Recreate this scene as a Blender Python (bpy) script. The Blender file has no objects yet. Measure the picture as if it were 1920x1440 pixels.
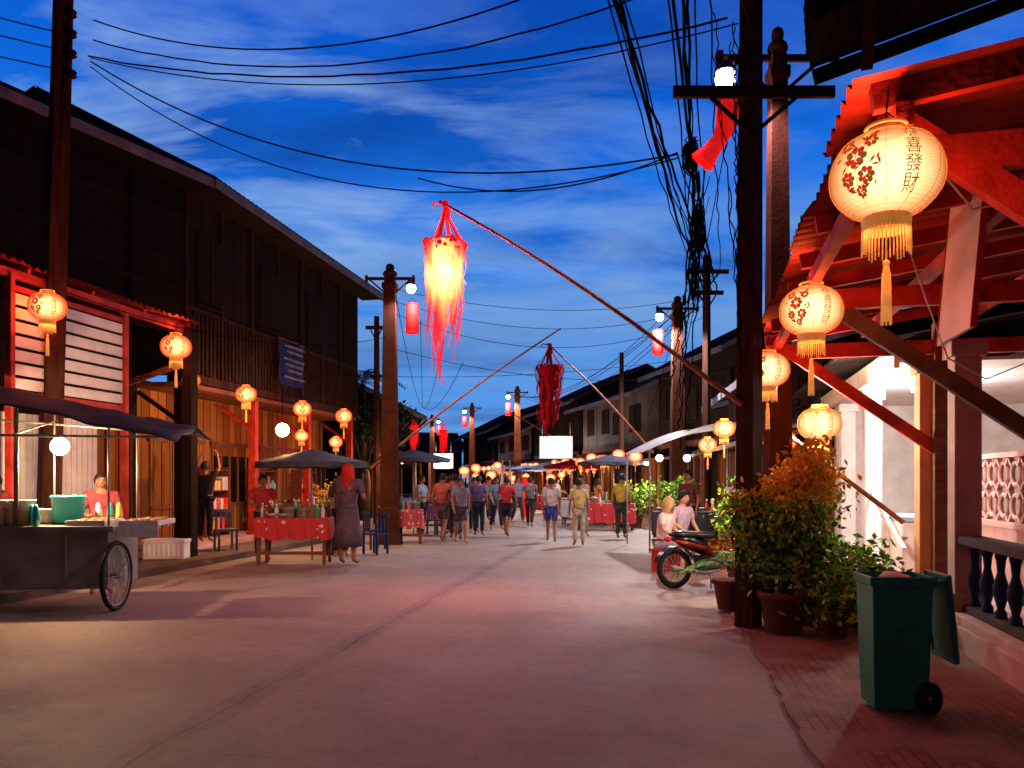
import bpy, math, random
from mathutils import Vector, Matrix, noise
R=random.Random(7)
sc=bpy.context.scene
COL=sc.collection
# ------------------------------------------------------------------ helpers
class M:
    def __init__(s): s.v=[];s.f=[];s.mi=[];s.sm=[]
    def add(s,vs,fs,m=0,sm=False):
        o=len(s.v); s.v+=[tuple(v) for v in vs]
        for f in fs: s.f.append([i+o for i in f]); s.mi.append(m); s.sm.append(sm)
    def xf(s,k,mt):
        for i in range(k,len(s.v)): s.v[i]=tuple(mt@Vector(s.v[i]))
    def box(s,c,d,m=0,rz=0,rot=None,taper=1.0):
        mt=rot if rot is not None else Matrix.Rotation(rz,3,'Z')
        vs=[]
        for z in (-.5,.5):
            t=taper if z>0 else 1
            for x,y in ((-.5,-.5),(.5,-.5),(.5,.5),(-.5,.5)):
                vs.append(Vector(c)+mt@Vector((x*d[0]*t,y*d[1]*t,z*d[2])))
        s.add(vs,[(0,3,2,1),(4,5,6,7),(0,1,5,4),(1,2,6,5),(2,3,7,6),(3,0,4,7)],m)
    def bb(s,x0,x1,y0,y1,z0,z1,m=0):
        s.box(((x0+x1)/2,(y0+y1)/2,(z0+z1)/2),(x1-x0,y1-y0,z1-z0),m)
    def beam(s,a,b,w,h,m=0):
        a=Vector(a);b=Vector(b);d=b-a
        q=d.to_track_quat('X','Z').to_matrix()
        s.box((a+b)/2,(d.length,w,h),m,rot=q)
    def tube(s,pts,r,n=8,m=0,sm=True,cap=True,closed=False):
        pts=[Vector(p) for p in pts];k=len(pts)
        rs=r if isinstance(r,(list,tuple)) else [r]*k
        vs=[];up=None
        for i,p in enumerate(pts):
            if closed: d=pts[(i+1)%k]-pts[i-1]
            else: d=pts[min(i+1,k-1)]-pts[max(i-1,0)]
            d.normalize()
            if up is None: up=Vector((0,0,1)) if abs(d.z)<.9 else Vector((1,0,0))
            a=d.cross(up)
            if a.length<1e-4: a=d.orthogonal()
            a.normalize();b=a.cross(d);up=b
            for j in range(n):
                t=2*math.pi*j/n
                vs.append(p+(a*math.cos(t)+b*math.sin(t))*rs[i])
        fs=[]
        for i in range(k if closed else k-1):
            i2=(i+1)%k
            for j in range(n):
                j2=(j+1)%n
                fs.append((i*n+j,i*n+j2,i2*n+j2,i2*n+j))
        if cap and not closed:
            fs.append(tuple(range(n))[::-1]);fs.append(tuple((k-1)*n+j for j in range(n)))
        s.add(vs,fs,m,sm)
    def lathe(s,prof,n=16,c=(0,0,0),m=0,sm=True,cap=False,sx=1,sy=1):
        vs=[];c=Vector(c)
        for r,z in prof:
            for j in range(n):
                t=2*math.pi*j/n
                vs.append(c+Vector((math.cos(t)*r*sx,math.sin(t)*r*sy,z)))
        fs=[]
        for i in range(len(prof)-1):
            for j in range(n):
                j2=(j+1)%n
                fs.append((i*n+j,i*n+j2,(i+1)*n+j2,(i+1)*n+j))
        if cap:
            fs.append(tuple(range(n))[::-1]);fs.append(tuple((len(prof)-1)*n+j for j in range(n)))
        s.add(vs,fs,m,sm)
    def sph(s,c,r,n=12,m=0,sx=1,sy=1,sz=1):
        pr=[(max(.0004,math.sin(math.pi*i/8)*r),-math.cos(math.pi*i/8)*r*sz) for i in range(9)]
        s.lathe(pr,n,c,m,True,False,sx,sy)
    def ring(s,c,Rr,r,axis='Z',n=20,k=6,m=0):
        pts=[]
        for i in range(n):
            t=2*math.pi*i/n
            a,b=Rr*math.cos(t),Rr*math.sin(t)
            p={'Z':(a,b,0),'X':(0,a,b),'Y':(a,0,b)}[axis]
            pts.append(Vector(c)+Vector(p))
        s.tube(pts,r,k,m,closed=True)
    def corr(s,p0,pu,pv,amp=.02,per=.13,m=0,wob=.0):
        p0=Vector(p0);U=Vector(pu)-p0;V=Vector(pv)-p0
        nrm=U.cross(V).normalized()
        n=max(6,int(U.length/per*4)); vs=[];kv=3
        for i in range(n+1):
            u=i/n
            h=amp*math.sin(u*U.length/per*2*math.pi)
            sheet=int(u*U.length/.9)
            rr=random.Random(sheet*3+int(p0.x*10)); j=rr.uniform(-wob,wob)
            for q in range(kv+1):
                w=q/kv
                ex=V.normalized()*(-j*2 if q==0 else 0)
                vs.append(p0+U*u+V*w+nrm*(h+j)+ex)
        fs=[]
        for i in range(n):
            for q in range(kv):
                a=i*(kv+1)+q
                fs.append((a,a+kv+1,a+kv+2,a+1))
        s.add(vs,fs,m,True)
    def strip(s,pts,w,m=0,axis=(1,0,0)):
        vs=[];ax=Vector(axis)
        for i,p in enumerate(pts):
            ww=w[i] if isinstance(w,(list,tuple)) else w
            vs+= [Vector(p)-ax*ww/2,Vector(p)+ax*ww/2]
        s.add(vs,[(2*i,2*i+1,2*i+3,2*i+2) for i in range(len(pts)-1)],m,True)
    def mesh(s,name,mats):
        me=bpy.data.meshes.new(name); me.from_pydata(s.v,[],s.f)
        for q in mats: me.materials.append(q)
        me.polygons.foreach_set('material_index',s.mi)
        me.polygons.foreach_set('use_smooth',s.sm)
        me.update(); return me
    def obj(s,name,mats,parent=None,loc=(0,0,0),rz=0,label=None,category=None,group=None,kind=None,bevel=0):
        if not isinstance(mats,(list,tuple)): mats=[mats]
        return link(name,s.mesh(name,mats),parent,loc,rz,label,category,group,kind,bevel)
def link(name,data,parent=None,loc=(0,0,0),rz=0,label=None,category=None,group=None,kind=None,bevel=0):
    o=bpy.data.objects.new(name,data);COL.objects.link(o)
    o.location=loc;o.rotation_euler=(0,0,rz)
    if parent: o.parent=parent
    if label:o['label']=label
    if category:o['category']=category
    if group:o['group']=group
    if kind:o['kind']=kind
    if bevel:
        b=o.modifiers.new('Bevel','BEVEL');b.width=bevel;b.segments=2;b.limit_method='ANGLE'
    return o
def thing(name,label,category,loc=(0,0,0),rz=0,group=None):
    o=link(name,None,None,loc,rz,label,category,group);o.empty_display_size=.2;return o
def attach(c,p):
    pm=Matrix.Translation(p.location)@Matrix.Rotation(p.rotation_euler[2],4,'Z')
    c.parent=p;c.matrix_parent_inverse=pm.inverted()
def copy_thing(src,loc,rz=None,scale=None,label=None):
    n=src.copy();COL.objects.link(n);n.location=loc
    if rz is not None:n.rotation_euler=(0,0,rz)
    if scale:n.scale=(scale,)*3 if not isinstance(scale,tuple) else scale
    if label:n['label']=label
    for c in src.children:
        k=c.copy();COL.objects.link(k);k.parent=n
        for c2 in c.children:
            k2=c2.copy();COL.objects.link(k2);k2.parent=k
    return n
def light(name,loc,power,col,size=.08,parent=None,typ='POINT'):
    l=bpy.data.lights.new(name,typ);l.energy=power;l.color=col
    l.shadow_soft_size=size
    if typ=='SPOT': l.spot_size=math.radians(150);l.spot_blend=.35
    o=bpy.data.objects.new(name,l);COL.objects.link(o);o.location=loc
    if parent:o.parent=parent
    return o
SX,SY=.1708,.9853
SA=math.atan2(SY,SX)
def S(al,off,z=0): return (al*SX+off*SY,al*SY-off*SX,z)
# ------------------------------------------------------------------ materials
def nt(name):
    m=bpy.data.materials.new(name);m.use_nodes=True
    n=m.node_tree;n.nodes.clear()
    out=n.nodes.new('ShaderNodeOutputMaterial');return m,n,out
def N(n,t,**k):
    x=n.nodes.new(t)
    for a,b in k.items():
        if a.startswith('i_'):
            x.inputs[a[2:].replace('_',' ')].default_value=b
        else: setattr(x,a,b)
    return x
def mth(n,op,a,b=None,c=None):
    x=n.nodes.new('ShaderNodeMath');x.operation=op
    for i,q in enumerate((a,b,c)):
        if q is None: continue
        if isinstance(q,(int,float)): x.inputs[i].default_value=q
        else: n.links.new(q,x.inputs[i])
    return x.outputs[0]
def mix(n,f,a,b):
    x=n.nodes.new('ShaderNodeMix');x.data_type='RGBA'
    for i,q in ((0,f),(6,a),(7,b)):
        if isinstance(q,(int,float)): x.inputs[i].default_value=q
        elif isinstance(q,tuple): x.inputs[i].default_value=q if len(q)==4 else q+(1,)
        else: n.links.new(q,x.inputs[i])
    return x.outputs[2]
def sc3(c,k): return tuple(min(1,max(0,x*k)) for x in c)
def mat(name,col,rough=.7,var=.25,scale=5,bump=.2,metal=0,stretch=(1,1,1),emit=0,col2=None,spec=.4):
    m,n,out=nt(name)
    b=N(n,'ShaderNodeBsdfPrincipled');b.inputs['Roughness'].default_value=rough
    b.inputs['Metallic'].default_value=metal;b.inputs['Specular IOR Level'].default_value=spec
    tc=N(n,'ShaderNodeTexCoord');mp=N(n,'ShaderNodeMapping');mp.inputs['Scale'].default_value=stretch
    n.links.new(tc.outputs['Object'],mp.inputs[0])
    no=N(n,'ShaderNodeTexNoise');no.inputs['Scale'].default_value=scale;no.inputs['Detail'].default_value=6
    n.links.new(mp.outputs[0],no.inputs['Vector'])
    f=mth(n,'MULTIPLY_ADD',no.outputs['Fac'],2.2,-.6)
    f=n.nodes[-1];f.use_clamp=True;f=f.outputs[0]
    c=mix(n,f,sc3(col,1-var),col2 or sc3(col,1+var))
    n.links.new(c,b.inputs['Base Color'])
    if emit:
        n.links.new(c,b.inputs['Emission Color']);b.inputs['Emission Strength'].default_value=emit
    if bump:
        bp=N(n,'ShaderNodeBump');bp.inputs['Strength'].default_value=bump;bp.inputs['Distance'].default_value=.02
        no2=N(n,'ShaderNodeTexNoise');no2.inputs['Scale'].default_value=scale*6;no2.inputs['Detail'].default_value=4
        n.links.new(mp.outputs[0],no2.inputs['Vector']);n.links.new(no2.outputs['Fac'],bp.inputs['Height'])
        n.links.new(bp.outputs[0],b.inputs['Normal'])
    n.links.new(b.outputs[0],out.inputs[0]);return m
def planks(name,col,axis='X',w=.16,rough=.9,var=.35):
    m,n,out=nt(name)
    b=N(n,'ShaderNodeBsdfPrincipled');b.inputs['Roughness'].default_value=rough
    b.inputs['Specular IOR Level'].default_value=.06
    tc=N(n,'ShaderNodeTexCoord');sp=N(n,'ShaderNodeSeparateXYZ');n.links.new(tc.outputs['Object'],sp.inputs[0])
    t=mth(n,'DIVIDE',sp.outputs[axis],w)
    fl=mth(n,'FLOOR',t);fr=mth(n,'FRACT',t)
    wn=N(n,'ShaderNodeTexWhiteNoise');wn.noise_dimensions='1D';n.links.new(fl,wn.inputs['W'])
    mp=N(n,'ShaderNodeMapping')
    mp.inputs['Scale'].default_value=(9,9,1.2) if axis!='Z' else (1.2,1.2,9)
    n.links.new(tc.outputs['Object'],mp.inputs[0])
    no=N(n,'ShaderNodeTexNoise');no.inputs['Scale'].default_value=2.5;no.inputs['Detail'].default_value=7
    n.links.new(mp.outputs[0],no.inputs['Vector'])
    c=mix(n,wn.outputs['Value'],sc3(col,1-var),sc3(col,1+var))
    c=mix(n,mth(n,'MULTIPLY',no.outputs['Fac'],.7),c,sc3(col,.45))
    gap=mth(n,'LESS_THAN',fr,.08)
    c=mix(n,gap,c,(.003,.002,.002))
    n.links.new(c,b.inputs['Base Color'])
    bp=N(n,'ShaderNodeBump');bp.inputs['Strength'].default_value=.5;bp.inputs['Distance'].default_value=.02
    h=mth(n,'SUBTRACT',mth(n,'MULTIPLY',no.outputs['Fac'],.4),gap)
    n.links.new(h,bp.inputs['Height']);n.links.new(bp.outputs[0],b.inputs['Normal'])
    n.links.new(b.outputs[0],out.inputs[0]);return m
def emis(name,col,st):
    m,n,out=nt(name);e=N(n,'ShaderNodeEmission');e.inputs[0].default_value=col+(1,);e.inputs[1].default_value=st
    n.links.new(e.outputs[0],out.inputs[0]);return m
def dots(name,base,spot,scale=9,th=.32,rough=.8):
    m,n,out=nt(name);b=N(n,'ShaderNodeBsdfPrincipled');b.inputs['Roughness'].default_value=rough
    tc=N(n,'ShaderNodeTexCoord');vo=N(n,'ShaderNodeTexVoronoi');vo.inputs['Scale'].default_value=scale
    n.links.new(tc.outputs['Object'],vo.inputs['Vector'])
    no=N(n,'ShaderNodeTexNoise');no.inputs['Scale'].default_value=scale*4;n.links.new(tc.outputs['Object'],no.inputs['Vector'])
    d=mth(n,'ADD',vo.outputs['Distance'],mth(n,'MULTIPLY_ADD',no.outputs['Fac'],.5,-.25))
    n.links.new(mix(n,mth(n,'LESS_THAN',d,th),base,spot),b.inputs['Base Color'])
    n.links.new(b.outputs[0],out.inputs[0]);return m
def lantern_mat(name,edge,core,st,ribs=70,tr=.25,pw=1.5):
    m,n,out=nt(name)
    lw=N(n,'ShaderNodeLayerWeight');lw.inputs['Blend'].default_value=.35
    f=mth(n,'POWER',mth(n,'SUBTRACT',1.0,lw.outputs['Facing']),pw)
    tc=N(n,'ShaderNodeTexCoord');sp=N(n,'ShaderNodeSeparateXYZ');n.links.new(tc.outputs['Object'],sp.inputs[0])
    rb=mth(n,'SINE',mth(n,'MULTIPLY',sp.outputs['Z'],ribs*6.283/1.0))
    rb=mth(n,'MULTIPLY_ADD',rb,.10,.90)
    pn=N(n,'ShaderNodeTexNoise',i_Scale=9.0);n.links.new(tc.outputs['Object'],pn.inputs['Vector'])
    rb=mth(n,'MULTIPLY',rb,mth(n,'MULTIPLY_ADD',pn.outputs['Fac'],.5,.75))
    c=mix(n,f,edge,core)
    e=N(n,'ShaderNodeEmission');n.links.new(c,e.inputs[0])
    s=mth(n,'MULTIPLY',mth(n,'MULTIPLY_ADD',f,1.5,.42),st)
    n.links.new(mth(n,'MULTIPLY',s,rb),e.inputs[1])
    t=N(n,'ShaderNodeBsdfTransparent');t.inputs[0].default_value=core[:3]+(1,)
    mx=N(n,'ShaderNodeMixShader');mx.inputs[0].default_value=tr
    n.links.new(e.outputs[0],mx.inputs[1]);n.links.new(t.outputs[0],mx.inputs[2])
    n.links.new(mx.outputs[0],out.inputs[0]);return m
m_wdark=planks('dark_wood_boards',(.026,.013,.009),'X',.17)
m_wdarkz=planks('dark_wood_clapboard',(.018,.009,.007),'Z',.19)
m_wbal=mat('dark_batten_wood',(.036,.018,.012),.9,.4,6,.4,stretch=(1,1,.3),spec=.05)
m_wgrey=planks('weathered_boards',(.17,.13,.115),'X',.2)
m_worange=planks('teak_door_boards',(.36,.14,.035),'X',.31,var=.5)
m_wood=mat('rough_timber',(.16,.055,.027),.8,.35,3,.4,stretch=(1,1,6),spec=.2)
m_woodgrey=mat('grey_timber',(.14,.085,.065),.8,.35,4,.4,spec=.2)
m_red=mat('red_painted_wood',(.42,.035,.020),.65,.5,4,.45,spec=.2)
m_pole=mat('weathered_pole',(.055,.022,.015),.95,.5,4,.7,stretch=(3,3,.4),spec=.05)
m_postconc=mat('painted_concrete_post',(.060,.020,.013),.95,.35,4,.3,spec=.05)
m_postor=mat('orange_painted_post',(.22,.06,.022),.8,.3,4,.2,spec=.1)
m_roof=mat('rusty_corrugated_iron',(.035,.026,.026),.8,.4,2,.2,spec=.15)
m_roofred=mat('red_corrugated_iron',(.42,.055,.028),.55,.5,2.5,.25,spec=.3)
m_fascia=mat('faded_fascia_board',(.15,.14,.18),.8,.35,3,.2,spec=.1)
m_black=mat('black_rubber',(.012,.012,.014),.7,.2,8,.1,spec=.2)
m_wire=mat('black_cable',(.004,.004,.005),1,.1,8,0,spec=0)
m_metal=mat('dull_steel',(.28,.26,.25),.5,.25,6,.05,metal=.5)
m_cart=mat('stained_sheet_metal',(.22,.205,.19),.55,.45,2.5,.1)
m_white=mat('white_paint',(.72,.68,.65),.6,.15,4,.08)
m_pink=mat('pinkish_plaster',(.50,.30,.28),.8,.2,3,.15,spec=.2)
m_orangepl=mat('orange_plaster',(.68,.28,.14),.75,.15,3,.15,spec=.2)
m_tarp=mat('dark_blue_tarpaulin',(.045,.05,.072),.7,.35,3,.2,spec=.2)
m_tarpw=mat('pale_tarpaulin',(.28,.25,.26),.7,.25,3,.1,spec=.2)
m_bin=mat('green_plastic',(.004,.24,.15),.4,.25,3,.06)
m_teal=mat('teal_plastic',(.03,.38,.40),.35,.1,4,0)
m_yellow=mat('yellow_plastic',(.75,.50,.12),.4,.1,4,0)
m_food=mat('grilled_food',(.35,.17,.06),.6,.5,30,.5)
m_foil=mat('crumpled_foil',(.6,.6,.62),.35,.2,20,1,metal=.7)
m_redcloth=dots('red_flowered_cloth',(.42,.015,.018),(.6,.5,.45),7,.22)
m_pinkcloth=dots('pink_flowered_cloth',(.42,.06,.08),(.65,.42,.42),9,.3)
m_blueban=mat('blue_banner_cloth',(.02,.035,.17),.8,.3,5,.1,spec=.1)
m_leafd=mat('leaf_dark',(.03,.11,.015),.5,.3,9,0)
m_leafm=mat('leaf_mid',(.14,.40,.04),.5,.3,9,0)
m_leafy=mat('leaf_yellow_green',(.50,.62,.05),.5,.3,9,0)
m_leafo=mat('leaf_orange',(1.0,.50,.04),.55,.25,9,0)
m_leafp=mat('leaf_plain_dark',(.012,.04,.01),.6,.3,9,0,spec=.2)
m_bark=mat('bark',(.09,.06,.04),.9,.3,9,.5)
m_terra=mat('terracotta',(.13,.045,.03),.8,.25,5,.2,spec=.2)
m_dark=mat('dark_interior',(.007,.005,.005),.9,.2,4,0,spec=.1)
m_glass=mat('window_glass',(.03,.03,.035),.1,.1,2,0)
m_bamboo=mat('bamboo',(.30,.10,.045),.6,.25,6,.1)
m_redfab=mat('red_fabric',(.26,.004,.008),.9,.4,6,.15,emit=.05,spec=.05)
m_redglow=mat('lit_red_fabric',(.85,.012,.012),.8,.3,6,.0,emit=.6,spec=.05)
m_ink=mat('lit_gold_brown_ink',(.36,.10,.01),.9,.1,9,0,emit=.7)  # emission stands in for lantern light coming through the paper
m_inkred=mat('lit_red_ink',(.75,.04,.012),.9,.2,9,0,emit=.7)  # glow set in the ink for the light behind it
m_paper=lantern_mat('lit_cream_paper',(1,.24,.04),(1,.82,.40),1.40,pw=2.2)
m_papers=lantern_mat('lit_orange_paper',(1,.085,.018),(1,.62,.22),2.0,pw=3.0)
m_paperr=lantern_mat('lit_red_paper',(.95,.03,.012),(1,.42,.20),2.3,pw=2.2)
m_tassel=mat('yellow_tassel',(.75,.30,.06),.8,.2,20,.2,emit=.6)
m_gold=mat('gold_trim',(.7,.25,.05),.5,.2,20,.1,emit=.4)
m_led=emis('white_led',(.8,.93,1),26)
m_ledsign=emis('lit_sign_white',(.9,.97,1),3)
m_bulb=emis('warm_bulb',(1,.76,.42),32)
# ------------------------------------------------------------------ world / camera
w=bpy.data.worlds.new('World');sc.world=w;w.use_nodes=True
n=w.node_tree;n.nodes.clear()
wo=n.nodes.new('ShaderNodeOutputWorld');bg=n.nodes.new('ShaderNodeBackground')
tc=n.nodes.new('ShaderNodeTexCoord');sp=n.nodes.new('ShaderNodeSeparateXYZ')
n.links.new(tc.outputs['Generated'],sp.inputs[0])
z=mth(n,'MAXIMUM',sp.outputs['Z'],.0);zz=mth(n,'ADD',z,.14)
cx=n.nodes.new('ShaderNodeCombineXYZ')
n.links.new(mth(n,'MULTIPLY',mth(n,'DIVIDE',sp.outputs['X'],zz),.8),cx.inputs[0]);n.links.new(mth(n,'MULTIPLY',mth(n,'DIVIDE',sp.outputs['Y'],zz),1.7),cx.inputs[1])
def wn(scale,det,dist,off,rough=.55):
    mp=n.nodes.new('ShaderNodeMapping');mp.inputs['Location'].default_value=off;mp.inputs['Rotation'].default_value=(0,0,-.16);n.links.new(cx.outputs[0],mp.inputs[0])
    no=n.nodes.new('ShaderNodeTexNoise');no.inputs['Scale'].default_value=scale;no.inputs['Detail'].default_value=det
    no.inputs['Distortion'].default_value=dist;no.inputs['Roughness'].default_value=rough;n.links.new(mp.outputs[0],no.inputs['Vector']);return no.outputs['Fac']
def ramp(f,st):
    r=n.nodes.new('ShaderNodeValToRGB');n.links.new(f,r.inputs[0])
    while len(r.color_ramp.elements)<len(st): r.color_ramp.elements.new(.5)
    for e,(p,c) in zip(r.color_ramp.elements,st): e.position=p;e.color=(c if isinstance(c,tuple) else (c,c,c))+((1,) )
    return r.outputs[0]
base=ramp(z,[(0,(.11,.33,.80)),(.14,(.065,.28,.80)),(.30,(.018,.19,.80)),(.42,(.004,.13,.70)),(.52,(.003,.085,.58)),(.62,(.002,.022,.14)),(.8,(.001,.008,.04))])  # top stops darkened above the view to cut ambient light
dk=ramp(wn(1.0,5,.35,(3.1,1.7,0)),[(.48,0.0),(.68,1.0)])
base2=mix(n,mth(n,'MULTIPLY',dk,.70),base,(.003,.045,.30))
lt=ramp(wn(1.9,9,.45,(0.4,6.2,0),.6),[(.44,0.0),(.65,1.0)])
left=n.nodes.new('ShaderNodeMapRange');left.inputs[1].default_value=.25;left.inputs[2].default_value=-.30
n.links.new(sp.outputs['X'],left.inputs[0])
up=ramp(z,[(.18,.25),(.28,1.0),(.42,1.0),(.50,.35),(.56,0.0)])
lf=mth(n,'MULTIPLY',mth(n,'MULTIPLY',lt,mth(n,'MULTIPLY_ADD',left.outputs[0],.80,.20)),up)
hz=mth(n,'MULTIPLY',ramp(z,[(.10,.15),(.17,.5),(.22,.95),(.29,.85),(.335,0.0)]),ramp(wn(1.1,8,.4,(7,2,0),.6),[(.32,0.0),(.54,1.0)]))
c=mix(n,mth(n,'MULTIPLY',hz,.85),base2,(.20,.37,.66));c=mix(n,mth(n,'MULTIPLY',lf,.9),c,(.31,.50,.84))
back_dim=n.nodes.new('ShaderNodeMapRange');back_dim.inputs[1].default_value=-.1;back_dim.inputs[2].default_value=.45;back_dim.inputs[3].default_value=.08;back_dim.inputs[4].default_value=1.0  # sky behind the camera dimmed to lower the ambient light
n.links.new(sp.outputs['Y'],back_dim.inputs[0])
n.links.new(c,bg.inputs[0]);n.links.new(back_dim.outputs[0],bg.inputs[1]);n.links.new(bg.outputs[0],wo.inputs[0])
cam=bpy.data.cameras.new('camera');cam.sensor_width=36;cam.lens=28.125;cam.shift_y=.09375;cam.clip_end=2000;cam.clip_start=.05
co=bpy.data.objects.new('camera',cam);COL.objects.link(co);co.location=(0,0,1.6);co.rotation_euler=(math.radians(90),0,0)
sc.camera=co
sc.view_settings.view_transform='Standard'
try: sc.view_settings.look='None'
except Exception: pass
# ------------------------------------------------------------------ ground, road, pavements
def concrete(name,c1,c2,joints):
    m,n,out=nt(name);b=N(n,'ShaderNodeBsdfPrincipled');b.inputs['Roughness'].default_value=.72
    b.inputs['Specular IOR Level'].default_value=.25
    tc=N(n,'ShaderNodeTexCoord')
    a=N(n,'ShaderNodeTexNoise',i_Scale=.35);a.inputs['Detail'].default_value=6;a.inputs['Roughness'].default_value=.6
    f=N(n,'ShaderNodeTexNoise',i_Scale=7.0);f.inputs['Detail'].default_value=8
    g=N(n,'ShaderNodeTexNoise',i_Scale=90.0);g.inputs['Detail'].default_value=3
    wrp=N(n,'ShaderNodeTexNoise',i_Scale=1.2);wrp.inputs['Detail'].default_value=8
    st=N(n,'ShaderNodeTexNoise',i_Scale=1.1);st.inputs['Detail'].default_value=10;st.inputs['Roughness'].default_value=.7
    for q in (a,f,g,wrp,st): n.links.new(tc.outputs['Object'],q.inputs['Vector'])
    ff=mth(n,'MULTIPLY_ADD',a.outputs['Fac'],3.6,-1.3);n.nodes[-1].use_clamp=True
    c=mix(n,ff,c1,c2)
    s_=mth(n,'MULTIPLY_ADD',st.outputs['Fac'],5,-2.4);n.nodes[-1].use_clamp=True
    c=mix(n,mth(n,'MULTIPLY',s_,.50),c,sc3(c1,.5))
    c=mix(n,mth(n,'MULTIPLY',f.outputs['Fac'],.6),c,sc3(c1,.45))
    sp=mth(n,'MULTIPLY',mth(n,'GREATER_THAN',g.outputs['Fac'],.60),.35)
    c=mix(n,sp,c,sc3(c2,1.35))
    sp=mth(n,'MULTIPLY',mth(n,'LESS_THAN',g.outputs['Fac'],.39),.5)
    c=mix(n,sp,c,sc3(c1,.3))
    cr=mth(n,'MULTIPLY',s_,0.0)
    if joints:
        s2=N(n,'ShaderNodeSeparateXYZ');n.links.new(tc.outputs['Object'],s2.inputs[0])
        wob=mth(n,'MULTIPLY_ADD',wrp.outputs['Fac'],.26,-.13)
        yy=mth(n,'ADD',s2.outputs['Y'],wob)
        dd=mth(n,'ABSOLUTE',mth(n,'SUBTRACT',yy,2.9))
        j1=mth(n,'MULTIPLY',mth(n,'LESS_THAN',dd,.016),.9)
        j0=mth(n,'MULTIPLY',mth(n,'LESS_THAN',dd,.13),.4)
        t=mth(n,'FRACT',mth(n,'DIVIDE',mth(n,'ADD',s2.outputs['X'],mth(n,'MULTIPLY',wob,.4)),4.3))
        j2=mth(n,'MULTIPLY',mth(n,'LESS_THAN',t,.0025),.4)
        jj=mth(n,'MULTIPLY',mth(n,'MAXIMUM',j1,j2),mth(n,'MULTIPLY_ADD',st.outputs['Fac'],1.5,-.2))
        cr=mth(n,'MAXIMUM',jj,mth(n,'MULTIPLY',j0,st.outputs['Fac']))
        c=mix(n,mth(n,'MULTIPLY',mth(n,'LESS_THAN',t,.5),.12),c,sc3(c1,.6))
    c=mix(n,cr,c,(.03,.024,.02))
    n.links.new(c,b.inputs['Base Color'])
    bp=N(n,'ShaderNodeBump');bp.inputs['Strength'].default_value=.7;bp.inputs['Distance'].default_value=.014
    h=mth(n,'SUBTRACT',mth(n,'ADD',f.outputs['Fac'],mth(n,'MULTIPLY',g.outputs['Fac'],.5)),cr)
    n.links.new(h,bp.inputs['Height']);n.links.new(bp.outputs[0],b.inputs['Normal'])
    rr=mth(n,'MULTIPLY_ADD',ff,.2,.55);n.links.new(rr,b.inputs['Roughness'])
    n.links.new(b.outputs[0],out.inputs[0]);return m
m_road=concrete('worn_concrete',(.27,.21,.185),(.39,.31,.275),True)
m_ground=concrete('packed_earth',(.12,.075,.06),(.18,.12,.09),False)
def paver():
    m,n,out=nt('brick_pavers');b=N(n,'ShaderNodeBsdfPrincipled');b.inputs['Roughness'].default_value=.75
    b.inputs['Specular IOR Level'].default_value=.2
    tc=N(n,'ShaderNodeTexCoord');br=N(n,'ShaderNodeTexBrick');br.inputs['Scale'].default_value=3.2
    br.inputs['Color1'].default_value=(.28,.13,.10,1);br.inputs['Color2'].default_value=(.17,.09,.07,1);br.inputs['Mortar'].default_value=(.04,.03,.025,1)
    br.inputs['Mortar Size'].default_value=.014
    n.links.new(tc.outputs['Object'],br.inputs['Vector'])
    no=N(n,'ShaderNodeTexNoise',i_Scale=1.1);no.inputs['Detail'].default_value=9;no.inputs['Roughness'].default_value=.65;n.links.new(tc.outputs['Object'],no.inputs['Vector'])
    f=mth(n,'MULTIPLY_ADD',no.outputs['Fac'],6,-2.6);n.nodes[-1].use_clamp=True
    n.links.new(mix(n,f,br.outputs[0],(.26,.18,.15)),b.inputs['Base Color'])
    bp=N(n,'ShaderNodeBump');bp.inputs['Strength'].default_value=.6;bp.inputs['Distance'].default_value=.015
    n.links.new(no.outputs['Fac'],bp.inputs['Height']);n.links.new(bp.outputs[0],b.inputs['Normal'])
    n.links.new(b.outputs[0],out.inputs[0]);return m
m_paver=paver()
m=M();m.add([(-400,-400,-.01),(400,-400,-.01),(400,400,-.01),(-400,400,-.01)],[(0,1,2,3)])
m.obj('ground',m_ground,kind='structure')
def stripmesh(lpts,rpts,z0,z1,name,mt,rz=SA):
    m=M();k=len(lpts);inv=Matrix.Rotation(-rz,3,'Z')
    a=[inv@Vector((*p,z1)) for p in lpts];b=[inv@Vector((*p,z1)) for p in rpts]
    m.add(a+b,[(i,i+k,i+k+1,i+1) for i in range(k-1)])
    if z0 is not None:
        for q in (a,b):
            m.add(q+[Vector((p.x,p.y,z0)) for p in q],[(i,i+1,i+1+k,i+k) for i in range(k-1)])
        m.add([a[0],b[0],(b[0].x,b[0].y,z0),(a[0].x,a[0].y,z0)],[(0,1,2,3)])
    return m.obj(name,mt,rz=rz,kind='structure')
Lr=[S(-12,-8.2)[:2],S(14,-8.2)[:2],S(27,-8.2)[:2],(-5.5,38),(-8.5,50),(-12,62),(-22,90)]
def jag(pts,amp,step=.16):
    out=[];rr=random.Random(4);o=0
    for i in range(len(pts)-1):
        a=Vector(pts[i]);b=Vector(pts[i+1]);k=max(1,int((b-a).length/step))
        for q in range(k):
            p=a.lerp(b,q/k);o=o*.6+rr.uniform(-amp,amp);out.append((p.x+o,p.y))
    out.append(tuple(pts[-1]));return out
Rr=[S(-12,1.06)[:2],S(14,1.06)[:2],S(24,.6)[:2],(3.5,34),(.7,46),(-2.3,57),(-11,90)]
stripmesh(Lr,Rr,None,0,'road',m_road)
e_in=jag([S(-12,.95)[:2],S(14,.95)[:2]],.025)
e_out=[(p[0]+7.9,p[1]-1.37) for p in e_in]
stripmesh(e_in,e_out,-.01,.03,'pavement',m_paver)
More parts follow.
